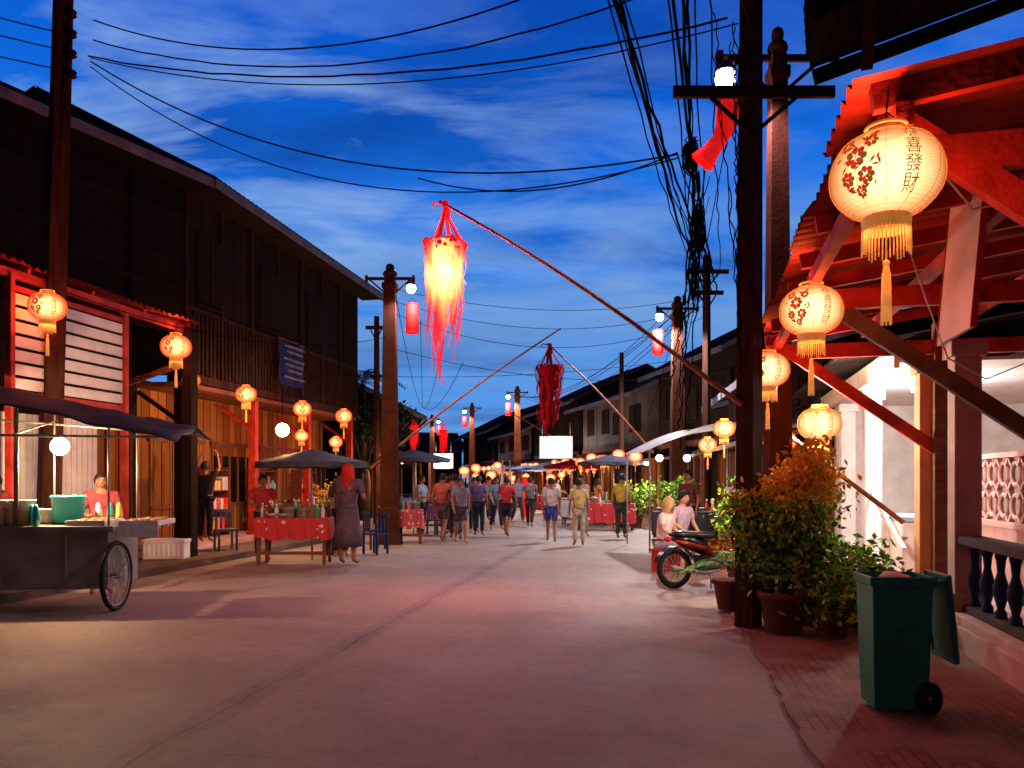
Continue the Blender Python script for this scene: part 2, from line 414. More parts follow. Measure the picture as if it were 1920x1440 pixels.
stripmesh([S(14.01,.95)[:2],S(24,.52)[:2],(3.42,34),(.62,46),(-2.38,57)],[S(14.01,9)[:2],S(24,9)[:2],(12,36),(9,47),(6,59)],-.01,.03,'pavement',m_paver)
Ll=[S(-12,-16)[:2],S(14,-16)[:2],S(27,-16)[:2],(-15,38),(-18,50)]
Lk=[S(-12,-8.22)[:2],S(14,-8.22)[:2],S(27,-8.22)[:2],(-5.52,38),(-8.52,50)]
stripmesh(Ll,Lk,-.01,.12,'pavement',m_ground)
# ------------------------------------------------------------------ houses
def window_part(h,name,x,y,z,wd,ht,shut,frame=m_wood):
    m=M()
    m.bb(-wd/2,wd/2,-.03,0,0,ht,0)
    for a,b,c,d in ((-wd/2-.05,-wd/2,-.03,ht+.03),(wd/2,wd/2+.05,-.03,ht+.03)): m.bb(a,b,-.07,0,c,d,1)
    m.bb(-wd/2,wd/2,-.068,0,ht,ht+.05,1);m.bb(-wd/2-.08,wd/2+.08,-.10,0,-.07,-.03,1)
    nb=max(2,int(wd/.5))
    for i in range(nb):
        xx=-wd/2+wd*(i+.5)/nb
        if R.random()<shut:
            m.bb(xx-wd/nb/2+.02,xx+wd/nb/2-.02,-.055,-.03,.02,ht-.02,2)
            for k in range(int(ht/.12)):
                m.bb(xx-wd/nb/2+.05,xx+wd/nb/2-.05,-.062,-.055,.07+k*.12,.12+k*.12,1)
        else: m.bb(xx-.015,xx+.015,-.05,-.03,0,ht,1)
    return m.obj(name,[m_dark,frame,m_wdark],h,(x,y,z))
def house(label,near,far,side,D,ze,zr,zf,upm,awn=None,group='wooden houses along the street',nwin=3,gm=None,over=.8,lit=None):
    near=Vector(near);far=Vector(far)
    o,e=(near,far) if side=='L' else (far,near)
    d=e-o;L=d.length;ang=math.atan2(d.y,d.x)
    h=thing('wooden_house',label,'house',(o.x,o.y,0),ang,group)
    m=M();t=.12
    m.bb(0,L,0,t,zf,ze,0)
    for x0,x1 in ((0,t),(L-t,L)):
        m.add([(x0,t,zf),(x0,D,zf),(x0,D,ze),(x0,D/2,zr-.1),(x0,t,ze),(x1,t,zf),(x1,D,zf),(x1,D,ze),(x1,D/2,zr-.1),(x1,t,ze)],
              [(0,1,2,3,4),(9,8,7,6,5),(0,5,6,1),(1,6,7,2),(2,7,8,3),(3,8,9,4)],0)
    m.bb(t,L-t,D-t,D,zf,ze,0)
    m.bb(-.05,L+.05,-.05,.0,zf-.12,zf+.1,1)
    m.obj('upper_wall',[upm,m_wood],h)
    m=M();m.bb(0,L,.9,1.0,.1,zf,0);m.bb(0,.1,1,D,.1,zf,0);m.bb(L-.1,L,1,D,.1,zf,0)
    m.bb(0.1,L-.1,0,.9,zf-.06,zf-.002,1)
    m.obj('ground_floor_wall',[gm or m_wdark,m_wdark],h)
    m=M();ov=over;s=(zr-ze)/(D/2)
    m.corr((-.5,-ov,ze-ov*s+.05),(L+.5,-ov,ze-ov*s+.05),(-.5,D/2,zr+.05),.025,.2,0,.02)
    m.corr((-.5,D+ov,ze-ov*s+.05),(L+.5,D+ov,ze-ov*s+.05),(-.5,D/2,zr+.05),.025,.2,0,.02)
    m.bb(-.5,L+.5,-ov-.03,-ov+.01,ze-ov*s-.17,ze-ov*s+.02,1)
    for x in (-.5,L+.46):
        m.beam((x+.02,-ov,ze-ov*s-.05),(x+.02,D/2,zr-.05),.04,.16,1);m.beam((x+.02,D+ov,ze-ov*s-.05),(x+.02,D/2,zr-.05),.04,.16,1)
    m.obj('roof',[m_roof,m_fascia],h)
    for i in range(nwin):
        window_part(h,'window',L*(i+.5)/nwin+R.uniform(-.3,.3),-.002,zf+(ze-zf)*R.uniform(.24,.34),min(1.8,L/nwin*R.uniform(.35,.6)),(ze-zf)*R.uniform(.36,.46),.6,m_wbal)
    nd=max(2,int(L/3.2))
    for i in range(nd):
        m=M();wd=L/nd*.72
        m.bb(-wd/2,wd/2,-.03,0,0,zf*.78,0)
        for k in range(5): m.bb(-wd/2+wd*k/4-.04,-wd/2+wd*k/4+.04,-.07,-.03,0,zf*.78,1)
        m.bb(-wd/2-.04,wd/2+.04,-.069,-.0,zf*.78,zf*.78+.1,1)
        m.obj('folding_door',[m_worange if (i+nd)%2 else m_dark,m_wood],h,(L*(i+.5)/nd,.9,.1))
    for i in range(nd+1):
        m=M();m.bb(-.08,.08,-.08,.08,0,zf-.13,0);m.bb(-.12,.12,-.12,.12,0,.15,0)
        m.obj('post',m_wood,h,(.1+(L-.2)*i/nd,.1,.0))
    if awn:
        dep,z0,z1=awn
        m=M();m.corr((-.1,-dep,z0),(L+.1,-dep,z0),(-.1,-.02,z1),.022,.16,0,.012)
        for i in range(5): m.beam((L*i/4,-dep,z0-.06),(L*i/4,-.02,z1-.06),.06,.08,1)
        m.beam((0,-dep+.05,z0-.08),(L,-dep+.05,z0-.08),.07,.09,1)
        for i in range(3): m.bb(L*i/2-.05+(.05 if i==0 else -.05 if i==2 else 0),L*i/2+.05+(.05 if i==0 else -.05 if i==2 else 0),-dep+.0,-dep+.1,0,z0-.12,1)
        m.obj('awning',[m_roof,m_wood],h)
    return h,L
# left big dark house (rotated a little) ---------------------------------------
A0=Vector((-10.28,10.16));A1=Vector((-6.84,17.2));d=A1-A0;LA=d.length;angA=math.atan2(d.y,d.x)
hA=thing('wooden_house','dark two-storey timber house with white slatted shopfront and rusty awning','house',(A0.x,A0.y,0),angA)
m=M();m.bb(0,LA-.3,0,.12,4.7,7.9,0);m.bb(0,.12,.12,6,4.7,7.9,0)
for x in (1.2,2.9,4.6,6.3): m.bb(x-.06,x+.06,-.05,-.002,4.7,7.85,1)
m.bb(0,LA-.3,-.06,-.003,5.6,5.68,1)
m.obj('upper_wall',[m_wdarkz,m_wdarkz],hA)
m=M();ov=.7;s=.5
m.corr((-.4,-ov,7.95),(LA+.02,-ov,7.95),(-.4,3,7.95+3.7*s),.025,.2,0,.0)
m.corr((-.4,6.7,7.95),(LA+.02,6.7,7.95),(-.4,3,7.95+3.7*s),.025,.2,0,.0)
m.bb(-.4,LA+.0,-ov-.03,-ov+.01,7.74,7.92,1);m.bb(-.4,LA-.1,-ov+.02,0,7.76,7.78,2)
m.obj('roof',[m_roof,m_fascia,m_wdarkz],hA)
F0=S(8,-10.9)
def onA(m,name,mats):
    o=m.obj(name,mats,None,(F0[0],F0[1],0),SA);attach(o,hA);return o
m=M();m.bb(0,7.6,0,.12,.1,4.75,0);onA(m,'ground_floor_wall',[m_wdark])
m=M();m.corr((-.6,-2.1,4.68),(6.5,-2.1,4.68),(-.6,-.01,5.25),.03,.17,0,.02)
for i in range(6): m.beam((-.5+1.35*i,-2.05,4.6),(-.5+1.35*i,-.02,5.15),.06,.09,1)
m.beam((-.6,-2.0,4.52),(6.5,-2.0,4.52),.08,.12,1)
onA(m,'awning',[m_roofred,m_red])
m=M()
for i in range(7): m.bb(1.9,4.3,-2.03,-1.99,2.9+i*.2,3.05+i*.2,0)
for x in (1.83,4.32): m.bb(x,x+.08,-2.08,-1.98,.12,4.5,1)
m.bb(1.9,4.32,-2.05,-2.0,2.78,2.87,1);m.bb(1.9,4.32,-2.05,-2.0,4.28,4.36,1)
onA(m,'slatted_screen',[m_white,m_red])
for k in range(3):
    m=M();x0=.7+k*1.2
    for i in range(9): m.bb(x0+.03+i*.125,x0+.13+i*.125,-1.6,-1.57,.3,2.6,0)
    m.bb(x0,x0+1.16,-1.565,-1.54,.45,.55,0);m.bb(x0,x0+1.16,-1.565,-1.54,2.3,2.4,0)
    onA(m,'shutter',[m_white])
for x in (5.2,6.7):
    m=M();m.bb(x-.6,x+.6,-.05,-.002,.12,2.7,0)
    for q in (-.6,-.2,.2,.56): m.bb(x+q,x+q+.05,-.09,-.05,.12,2.7,1)
    onA(m,'folding_door',[m_worange,m_wood])
m=M();m.bb(6.1,6.32,-2.2,-2.0,.1,4.55,0);onA(m,'post',[m_wdark])
m=M();m.bb(4.3,4.42,-.8,-.7,.1,4.9,0);m.beam((6.2,-2.1,3.9),(6.2,-.1,3.3),.08,.1,0);onA(m,'post',[m_wood])
# left balcony house -----------------------------------------------------------
oB=(-7.0,17.0)
hB=thing('wooden_house','dark two-storey timber shophouse with overhanging upper floor','house',(oB[0],oB[1],0),SA)
LB=10.15
m=M();m.bb(0,LB,0,.12,3.85,8.1,0);m.bb(0,.12,.12,7,3.85,8,0)
m.add([(LB,.12,3.85),(LB,7,3.85),(LB,7,8),(LB,3.5,9.9),(LB,.12,8)],[(0,1,2,3,4)],0)
m.bb(-.02,LB+.04,-.06,-.003,3.72,3.9,1);m.bb(0,LB,-.05,-.003,5.28,5.36,1)
for i in range(62): m.bb(.05+i*.163,.12+i*.163,-.035,-.004,3.92,5.26,1)
for i in range(8): m.bb(i*1.43+.03,i*1.43+.12,-.07,-.036,3.9,7.9,1)
m.obj('upper_wall',[m_wdark,m_wbal],hB)
for x in (1.0,3.85,6.7,9.4): window_part(hB,'window',x,-.003,5.5,.95,1.5,.85,m_wdark)
m=M();ov=.8;s=.53
m.corr((-.1,-ov,7.95),(LB+.65,-ov,7.95),(-.1,3.5,7.95+4.3*s),.025,.2,0,.0)
m.corr((-.1,7.8,7.95),(LB+.65,7.8,7.95),(-.1,3.5,7.95+4.3*s),.025,.2,0,.0)
m.bb(-.1,LB+.65,-ov-.03,-ov+.01,7.74,7.92,1);m.bb(-.0,LB+.6,-ov+.02,0,7.79,7.80,2)
m.beam((LB+.62,-ov,7.82),(LB+.62,3.5,10.05),.04,.2,1)
m.obj('roof',[m_roof,m_fascia,m_wdark],hB)
m=M();m.bb(0,LB,1.2,1.32,.12,3.8,0);m.bb(.0,LB,.0,1.2,3.6,3.7,1)
m.obj('ground_floor_wall',[m_worange,m_wood],hB)
for x in (.0,3.2,6.4,9.75):
    m=M();m.bb(0,.18,.02,.2,.1,3.6,0);m.bb(-.04,.22,-.02,.24,.1,.3,0);m.beam((.09,.2,2.9),(.09,1.1,3.5),.08,.08,0)
    m.obj('post',m_red if x>1 else m_wdark,hB,(x,0,0))
for i in range(4):
    m=M()
    for k in range(5): m.bb(-1.0+k*.42,-1.0+k*.42+.38,-.05,-.01,0,2.35,0);m.bb(-1.0+k*.42+.05,-1.0+k*.42+.33,-.065,-.05,.9,2.1,2)
    m.bb(-1.08,1.16,-.09,0,2.35,2.46,1);m.bb(-1.0,1.08,-.085,-.066,.82,.88,1)
    m.obj('folding_door',[m_worange,m_wood,m_dark if i%2 else m_worange],hB,(1.6+i*2.55,1.2,.12))
m=M();m.bb(-.1,LB+.1,-.3,1.2,.1,.22,0);m.obj('porch_floor',m_pink,hB)
# shelves with goods on the porch
for x in (2.6,5.2,7.9):
    w_=Matrix.Translation((oB[0],oB[1],0))@Matrix.Rotation(SA,4,'Z')@Vector((x,.85,.22))
    t=thing('goods_shelf','wooden shelf crowded with packets and jars on the porch','shelf',tuple(w_),SA,'goods shelves on the porch')
    m=M()
    for q in (-.55,.51): m.bb(q,q+.04,-.18,.18,0,1.7)
    for q in (.1,.6,1.1,1.6): m.bb(-.51,.51,-.18,.18,q,q+.03)
    m.obj('frame',m_wood,t)
    m=M()
    for q in (.13,.63,1.13):
        xx=-.48
        while xx<.45:
            ww=R.uniform(.06,.14);hh=R.uniform(.12,.36);m.bb(xx,xx+ww,-.14,.1,q,q+hh,R.randint(0,4));xx+=ww+.015
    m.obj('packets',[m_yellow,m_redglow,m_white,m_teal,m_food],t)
# further houses
house('small dark timber house with a low dark roof',(-4.6,31.5),(-6.6,43),'L',7,4.6,6.3,3.0,m_wdark,(1.4,2.5,2.8),nwin=3,over=1.2)
house('dark timber shophouse with deep eaves',(-6.9,44),(-9.8,56),'L',7,5.2,7.2,3.0,m_wdark,(1.5,2.5,2.8))
house('low dark timber house under a rusty roof',(5.9,15.2),(7.3,27),'R',7,4.3,5.2,2.7,m_wdark,(1.6,2.4,2.65),nwin=3)
house('tall dark timber house with shuttered windows',(7.9,28),(6.6,36),'R',8,6.6,8.6,3.1,m_wdark,(1.8,2.5,2.9),nwin=3)
house('weathered grey timber shophouse with shuttered upper windows',(6.2,36.6),(4.1,46),'R',8,6.0,7.8,3.2,m_wgrey,(2.2,2.6,3.0),nwin=4,over=1.0)
house('weathered timber shophouse with long tin awning',(3.9,46.6),(1.6,57),'R',8,6.5,8.4,3.2,m_wdark,(2.2,2.6,3.0),nwin=2)
house('timber shophouse with rusty tin roof',(1.4,57.6),(-1.2,68.5),'R',8,5.5,7.3,3.2,m_wgrey,(2.2,2.6,3.0))
house('timber shophouse with shaded front',(-1.5,69),(-5,82),'R',8,6.2,8.2,3.2,m_wdark,(2.0,2.6,3.0))
house('low wooden house closing the bend of the street',(-5.5,88),(-16,84),'R',7,5.2,6.9,3.0,m_wdark,(1.6,2.5,2.9))
# ------------------------------------------------------------------ right porch house
PA=math.radians(76.5);PO=(1.54,3.4)
hp=thing('porch_house','open-fronted timber porch house with red-lit tin roof and braces','house',(PO[0],PO[1],0),PA)
def P(x,y,z=0):
    c,s=math.cos(PA),math.sin(PA);return (PO[0]+c*x-s*y,PO[1]+s*x+c*y,z)
m=M();m.bb(-3,12.5,-8,-1.62,0,.33,0);m.bb(-3,12.5,-1.62,-1.58,.0,.25,1)
m.obj('plinth',[m_pink,m_pink],hp,bevel=.01)
rs=.15
m=M();m.corr((0,.05,3.34),(6.3,.05,3.34),(0,-4.2,3.34+4.25*rs),.028,.15,0,.03)
m.obj('porch_roof',[m_roofred],hp)
m=M()
for i in range(8):
    x=.06+i*.88;m.beam((x,-.0,3.24),(x,-4.1,3.24+4.1*rs),.055,.11,0)
for y in (-.12,-1.1,-2.2,-3.3): m.beam((0,y,3.13-y*rs),(6.3,y,3.13-y*rs),.07,.1,0)
m.obj('rafters',[m_red],hp)
for x in (.35,3.35,6.1):
    m=M();m.bb(-.07,.07,-.07,.07,.33,3.35,0);m.obj('post',m_wood,hp,(x,-1.85,0))
    m=M();m.beam((x,-.1,3.2 if x>1 else 3.3),(x,-1.8,1.95),.07,.13,0);m.obj('brace',m_woodgrey if x==3.35 else m_red,hp)
    m=M();m.beam((x,-.0,3.08),(x,-4.2,3.08),.08,.16,0);m.obj('tie_beam',m_red,hp)
for x,mm in ((5.0,m_pink),(6.3,m_orangepl),(9.45,m_white),(11.6,m_white)):
    m=M();m.bb(-.12,.12,-.12,.12,.33,2.95,0);m.bb(-.15,.15,-.15,.15,.33,.5,0);m.bb(-.16,.16,-.16,.16,2.8,2.95,0)
    m.obj('pillar',mm,hp,(x,-1.78,0),bevel=.008)
m=M();m.bb(-3,12.5,-5.3,-5.2,.33,3.9,0);m.bb(12.3,12.5,-5.2,-1.7,.33,3.9,1);m.obj('back_wall',[m_pink,m_white],hp)
m=M();m.bb(6.4,12.4,-5.2,-1.5,2.96,3.0,0);m.bb(6.4,12.4,-1.5,-1.44,2.9,3.15,0);m.obj('ceiling',[m_white],hp)
m=M();m.corr((6.3,-.9,3.15),(12.6,-.9,3.15),(6.3,-4.2,3.7),.028,.15,0,.02);m.obj('rear_roof',[m_roof],hp)
m=M();m.beam((7.3,-1.75,.72),(9.3,-1.75,1.42),.05,.06);m.bb(7.3,7.35,-1.775,-1.725,.33,.72);m.bb(8.3,8.35,-1.775,-1.725,.33,1.07)
m.obj('hand_rail',[m_white],hp)
for x in (1.5,4.6,9.2):
    m=M();m.bb(-.6,.6,0,.05,0,2.2,0);m.bb(-.68,-.6,0,.09,0,2.28,1);m.bb(.6,.68,0,.09,0,2.28,1);m.bb(-.6,.6,0,.088,2.2,2.28,1);m.bb(-.03,.03,.05,.07,0,2.2,1)
    m.obj('glass_door',[m_glass,m_white],hp,(x,-5.2,.33))
m=M();m.bb(5.2,9.3,-2.75,-2.65,.33,1.05,0);m.bb(5.2,9.3,-2.77,-2.63,1.05,1.12,0)
for i in range(9):
    for k in range(2):
        cx_,cz=6.0+i*.37,1.30+k*.37
        m.ring((cx_,-2.7,cz),.13,.03,'Y',14,5,0)
        for a in range(4):
            t=math.pi/4+a*math.pi/2
            m.beam((cx_+.12*math.cos(t),-2.7,cz+.12*math.sin(t)),(cx_+.25*math.cos(t),-2.7,cz+.25*math.sin(t)),.06,.035,0)
m.bb(5.75,5.8,-2.75,-2.65,1.12,1.9,0);m.bb(5.75,9.3,-2.75,-2.65,1.86,1.92,0)
m.obj('breeze_block_screen',[m_pink],hp)
m=M();m.bb(1.0,4.95,-1.92,-1.68,.98,1.06,0);m.bb(1.0,4.95,-1.88,-1.72,.33,.40,0);m.obj('balustrade_rail',[mat('grey_brown_concrete',(.075,.05,.055),.9,spec=.05)],hp,bevel=.01)
mb=mat('blue_glazed_baluster',(.012,.02,.07),.5,.2,4,0,spec=.2)
for i in range(11):
    m=M();m.lathe([(.05,0),(.05,.05),(.03,.08),(.06,.2),(.065,.27),(.03,.4),(.04,.5),(.05,.53),(.05,.58)],12)
    m.obj('baluster',mb,hp,(1.35+i*.34,-1.8,.4))
m=M();m.bb(-3,4.2,-3.1,-3.0,3.9,5.6,0);m.obj('upper_wall',[m_wdark],hp)
q=[Vector((2.72,7.36,5.5)),Vector((4.9,6.4,5.95)),Vector((2.6,1.2,5.95)),Vector((.75,2.4,5.5))]
m=M();m.corr(q[0],q[3],q[1],.03,.18,0,.02);m.corr(q[0]+Vector((.02,0,-.12)),q[3]+Vector((.02,0,-.12)),q[1]+Vector((0,0,-.12)),.002,.3,1,0)
for i in range(6):
    t=i/5;a=q[0].lerp(q[3],t);b=q[1].lerp(q[2],t);m.beam(a+Vector((.05,0,-.2)),b+Vector((0,0,-.2)),.07,.12,1)
m.beam(q[0]+Vector((.5,-.1,-.1)),q[3]+Vector((.5,0,-.1)),.1,.16,1)
o=m.obj('upper_roof',[m_roof,m_wdark]);attach(o,hp)
# loose white cables under the eave
m=M();m.tube([P(.1,-.05,3.25),P(.5,-.35,3.12),P(.75,-.6,2.95),P(.8,-1.0,3.02),P(.9,-1.4,2.9)],.006,5);m.tube([P(1.8,-.5,3.2),P(2.0,-.7,2.75),P(2.1,-.85,2.4),P(2.5,-1.2,2.3),P(3.2,-1.7,2.5)],.005,5)
o=m.obj('lamp_cable',m_white);attach(o,hp)
# things on porch
m=M();m.bb(-.35,.35,-.012,.012,-.5,.5,0)
for a in ((-.362,-.35,-.5,.5),(.35,.362,-.5,.5)): m.bb(a[0],a[1],-.018,.018,a[2],a[3],1)
m.tube([(-.3,0,.5),(-.3,0,.75)],.006,5,1);m.tube([(.3,0,.5),(.3,0,.75)],.006,5,1)
o=m.obj('hanging_sign',[mat('pink_white_board',(.92,.80,.84),.5,.08,3,.05),m_red],None,P(1.90,-.88,3.0),PA,'blank pinkish white board hanging under the tin roof','sign')
o.rotation_euler=(math.radians(5),0,PA-.0)
t=thing('freezer_chest','white chest freezer standing on the porch','freezer',P(8.3,-2.1,.33),PA)
m=M();m.bb(-.6,.6,-.3,.3,.05,.72,0);m.bb(-.55,.55,-.28,.28,0,.05,1);m.obj('cabinet',[m_white,m_black],t,bevel=.02)
m=M();m.bb(-.61,.61,-.31,.31,.725,.79,0);m.bb(-.1,.1,.31,.34,.73,.77,1);m.obj('lid',[mat('pale_blue_lid',(.35,.5,.75),.4,.1),m_metal],t,bevel=.01)
t=thing('fluorescent_lamp','fluorescent tube lamp fixed to the porch ceiling','lamp',P(8.2,-2.2,2.9),PA)
m=M();m.bb(-.6,.6,-.04,.04,.0,.05,0);m.obj('fixture',m_white,t)
m=M();m.tube([(-.58,0,-.03),(.58,0,-.03)],.022,8);m.obj('tube',emis('fluorescent',(.9,1,.95),12),t)
light('lamp_light',(0,0,-.14),300,(1,.97,.93),.2,t)
t=thing('fluorescent_lamp','small bright strip lamp by the tin roof','lamp',(3.35,10.1,2.42),.3)
m=M();m.bb(-.14,.14,-.04,.04,.03,.06,0);m.tube([(0,0,.06),(0,0,.8)],.008,5);m.obj('fixture',m_white,t)
m=M();m.tube([(-.12,0,0),(.12,0,0)],.035,8);m.obj('tube',m_led,t)
light('lamp_light',(0,-.1,-.08),230,(1,.97,.82),.05,t)
m=M();m.tube([(3.2,10.0,2.35),(4.6,9.4,1.1)],.03,8);m.obj('bamboo_pole',m_bamboo,label='pale bamboo pole leaning behind the potted bush',category='pole')
# ------------------------------------------------------------------ poles
def upole(label,loc,hgt,r,lean=0,arms=(),ry=0,group='utility poles'):
    t=thing('utility_pole',label,'utility pole',loc,ry,group)
    m=M();m.tube([(0,0,0),(lean*.5,0,hgt*.5),(lean,0,hgt)],[r*1.15,r*1.05,r*.9],4 if r>.11 else 8,sm=False);m.obj('shaft',m_pole,t)
    for z,l,dx in arms:
        m=M();m.bb(dx-l/2,dx+l/2,-.16,-.11,z-.06,z+.06,0)
        m.beam((dx-l*.3,-.13,z-.0),(0,-.13,z-.45),.03,.04,0);m.beam((dx+l*.3,-.13,z-.0),(0,-.13,z-.45),.03,.04,0)
        m.obj('crossarm',m_pole,t)
    return t
pl=upole('dark square utility pole tied with cables beside the food cart',(-6.98,12,0),9.6,.17,.27)
for z in (8.5,8.2,7.9,7.6):
    m=M();m.lathe([(.03,0),(.06,.03),(.04,.06),(.06,.09),(.03,.12)],10);m.bb(-.3,0,-.02,.02,.04,.07);m.obj('insulator',m_pole,pl,(.42,-.05,z))
pr=upole('tall dark timber utility pole with wide crossarm at the kerb',(2.53,8.57,.03),8.6,.128,.04,((5.66,1.7,.02),(6.85,.6,.0)))
upole('thin utility pole carrying tangled cables',(5.57,22.9,.03),8.0,.12,0,((7.5,1.2,0),(6.9,.9,0)))
upole('thin distant utility pole',(-4.55,26.9,0),7.1,.1,0,((6.7,.7,0),))
upole('thin dark utility pole',(3.7,27,0),5.9,.08,0,())
def lamppost_parts(t,side,wd,mt,ax=.53):
    m=M()
    def sq(z,h): return [(-h,-h,z),(h,-h,z),(h,h,z),(-h,h,z)]
    pr=[(0,.30),(.9,.27),(.92,.23),(6.35,.15),(6.37,.19),(6.5,.19),(6.52,.14),(6.72,.13)]
    vs=[];fs=[]
    for z,h in pr: vs+=sq(z,h*wd)
    for i in range(len(pr)-1):
        for j in range(4): fs.append((i*4+j,i*4+(j+1)%4,i*4+4+(j+1)%4,i*4+4+j))
    m.add(vs,fs,0);m.lathe([(.17*wd,6.70),(.2*wd,6.74),(.17*wd,6.80),(.10*wd,6.84),(.12*wd,6.90),(.1*wd,6.97),(.0005,7.02)],12)
    m.obj('shaft',mt,t)
    w2=ax+.09
    m=M();m.bb(-w2,w2,-.03,.03,6.60,6.67);m.bb(-w2,-w2+.06,-.05,.05,6.55,6.71);m.bb(w2-.06,w2,-.05,.05,6.55,6.71)
    m.beam((-.5,0,6.6),(-.1,0,6.25),.03,.04);m.beam((.5,0,6.6),(.1,0,6.25),.03,.04)
    m.obj('crossarm',mt,t)
    m=M();m.lathe([(.03,.24),(.07,.2),(.11,.14),(.115,.10)],12,m=0);m.sph((0,0,.02),.12,12,1)
    m.obj('lamp',[m_metal,m_led],t,(side*ax,-.02,6.36))
lp=[((3.17,9.55),-1,560,.62),((-3.05,20),1,560,.95),((4.86,23.5),-1,2600,.95),((.31,46),-1,1500,1),((-2.8,56),-1,900,1),((-6.6,66),1,600,1)]
for i,((x,y),sd,pw,wd) in enumerate(lp):
    t=thing('street_lamp','reddish square concrete street lamp with finial and white lamp','street lamp',(x,y,.0),0,'ornamental street lamps')
    lamppost_parts(t,sd,wd,m_postconc if y<30 else m_postor,.63 if i==0 else .53)
    light('lamp_light',(sd*.66,-.30,6.20),pw,(1,.68,.72) if i==0 else (1,.76,.76) if i==1 else (.98,.93,.95),.1,t,'SPOT')
m=M();m.lathe([(.15,-.72),(.17,-.7),(.16,-.35),(.17,-.03),(.14,0)],16,m=0);m.ring((0,0,-.72),.16,.012,m=0);m.ring((0,0,0),.14,.012,m=0)
m.tube([(-.14,0,0),(0,0,.16),(.14,0,0)],.006,4,1);me=m.mesh('red_cylinder_lantern',[m_redglow,m_wire])
for (x,y),sd,pw,_w in lp[1:]:
    link('red_cylinder_lantern',me,None,(x+sd*.53,y+.22,6.04),R.uniform(0,3),'red cloth cylinder lantern hanging beneath a street lamp','lantern','red cylinder lanterns')
m=M();m.tube([(0.02,0,.05),(.02,0,-.15),(.0,0,-.32),(-.08,0,-.48),(-.19,0,-.62),(-.27,.02,-.72)],[.10,.13,.12,.09,.11,.15],14,0,cap=False)
m.tube([(0,0,.25),(0,0,0)],.008,4,1);m.obj('red_cylinder_lantern',[m_redglow,m_wire],None,(2.46,9.2,5.98),0,'red cloth lantern twisted and blown sideways below the lamp','lantern','red cylinder lanterns')
# ------------------------------------------------------------------ wires
def wire(a,b,sag,r=.013,label='sagging black overhead cable',k=28,wob=.0):
    a=Vector(a);b=Vector(b);pts=[]
    for i in range(k+1):
        t=i/k;p=a.lerp(b,t);p.z-=sag*4*t*(1-t)
        if wob and 0<i<k: p+=Vector((R.uniform(-wob,wob),0,R.uniform(-wob,wob)))
        pts.append(p)
    m=M();m.tube(pts,r*.78,5);m.obj('overhead_wire',m_wire,label=label,category='cable',group='overhead cables')
wire((-6.28,12,8.5),(2.0,8.2,7.4),.85,.014)
wire((-6.28,12,8.2),(2.2,8.5,7.05),.69,.014,wob=.01)
wire((-6.36,12,7.96),(2.29,8.5,6.51),.45,.016,wob=.01)
wire((-6.32,12,7.93),(2.4,8.5,6.45),.52,.011)
wire((-6.32,12,7.88),(1.78,8.6,5.1),.76,.014)
wire((-6.32,12,7.80),(1.78,8.6,5.06),.98,.011)
wire((-1.2,10.2,5.45),(1.78,8.6,5.12),.28,.012)
wire((1.78,8.6,5.1),(3.9,15.8,7.6),.5,.012)
for dz in (8.3,8.05,7.75): wire((-6.75,12,dz),(-14,4,dz+.3),.5,.013)
wire((-6.9,12,4.5),(-3.05,20,5.2),.5,.01)
for i in range(13):
    dx=R.uniform(-.9,.5);dz=R.uniform(-.6,.7)
    wire((-.25+dx*1.3,2.0,8.1+dz),(5.57+R.uniform(-.4,.4),22.8,7.5-.6*(i%2)),.35+R.uniform(0,.7),.015 if i%3 else .028,wob=.03)
for i in range(5):
    wire((5.57+R.uniform(-.4,.4),22.9,7.5-.6*(i%2)),(.6+R.uniform(-.3,.3),46,6.4),1.2+R.uniform(-.3,.4),.014)
for i in range(3): wire((5.57,22.9,6.9-.3*i),(-3.05,20,6.4-.3*i),.5+.2*i,.01)
wire((-3.05,20,4.9),(4.86,23.5,4.6),.35,.01);wire((-5.4,25.8,5.0),(5.0,24,5.2),.25,.01)
wire((2.5,8.5,6.4),(3.3,16,3.4),.1,.009);wire((3.9,15.8,7.2),(3.2,19,3.0),.2,.009)
for i in range(4): wire((-2.9+.5*i,20+i,6.2-.4*i),(-4.9,44,5.6),.6,.012)
def tangle(c,sx,sz,n,label):
    m=M()
    for i in range(n):
        pts=[];ph=R.uniform(0,6);rr=R.uniform(.4,1)
        for k in range(18):
            t=k/17*2*math.pi*R.choice((1,1,1.5))
            pts.append((c[0]+sx*rr*math.cos(t+ph)+R.uniform(-.03,.03),c[1]+R.uniform(-.15,.15),c[2]+sz*rr*math.sin(t+ph)+R.uniform(-.04,.04)))
        m.tube(pts,.013,4)
    m.obj('cable_coil',m_wire,label=label,category='cable',group='overhead cables')
tangle((3.2,14.3,7.4),.14,.34,11,'tangled coil of black cable tied on the lines')
tangle((3.75,16.0,6.6),.13,.7,9,'tangled hanging loops of black cable')
tangle((4.1,18.0,6.1),.12,.8,6,'tangled hanging loops of black cable')
for i in range(6):
    wire((2.3+R.uniform(-.25,.15),8.55+R.uniform(-.1,.1),6.6-R.uniform(0,.5)),(2.42,8.5,4.0-i*.25),-.02+R.uniform(-.08,.0),.009,wob=.03,label='black cable hanging down the utility pole')
for i in range(6):
    wire((3.35+R.uniform(-.15,.15),14.5,7.2),(4.6+R.uniform(-.2,.2),22.5,4.5-.4*i),.4+.1*i,.02,wob=.05,label='thick bundled black cable drooping to the pole')
for i in range(3):
    wire((-6.6,11.9,8.6-i*.2),(-6.72+R.uniform(-.08,.1),11.9,6.4+R.uniform(-.3,.3)),.05,.009,wob=.03,label='loose black cable hanging down the utility pole')
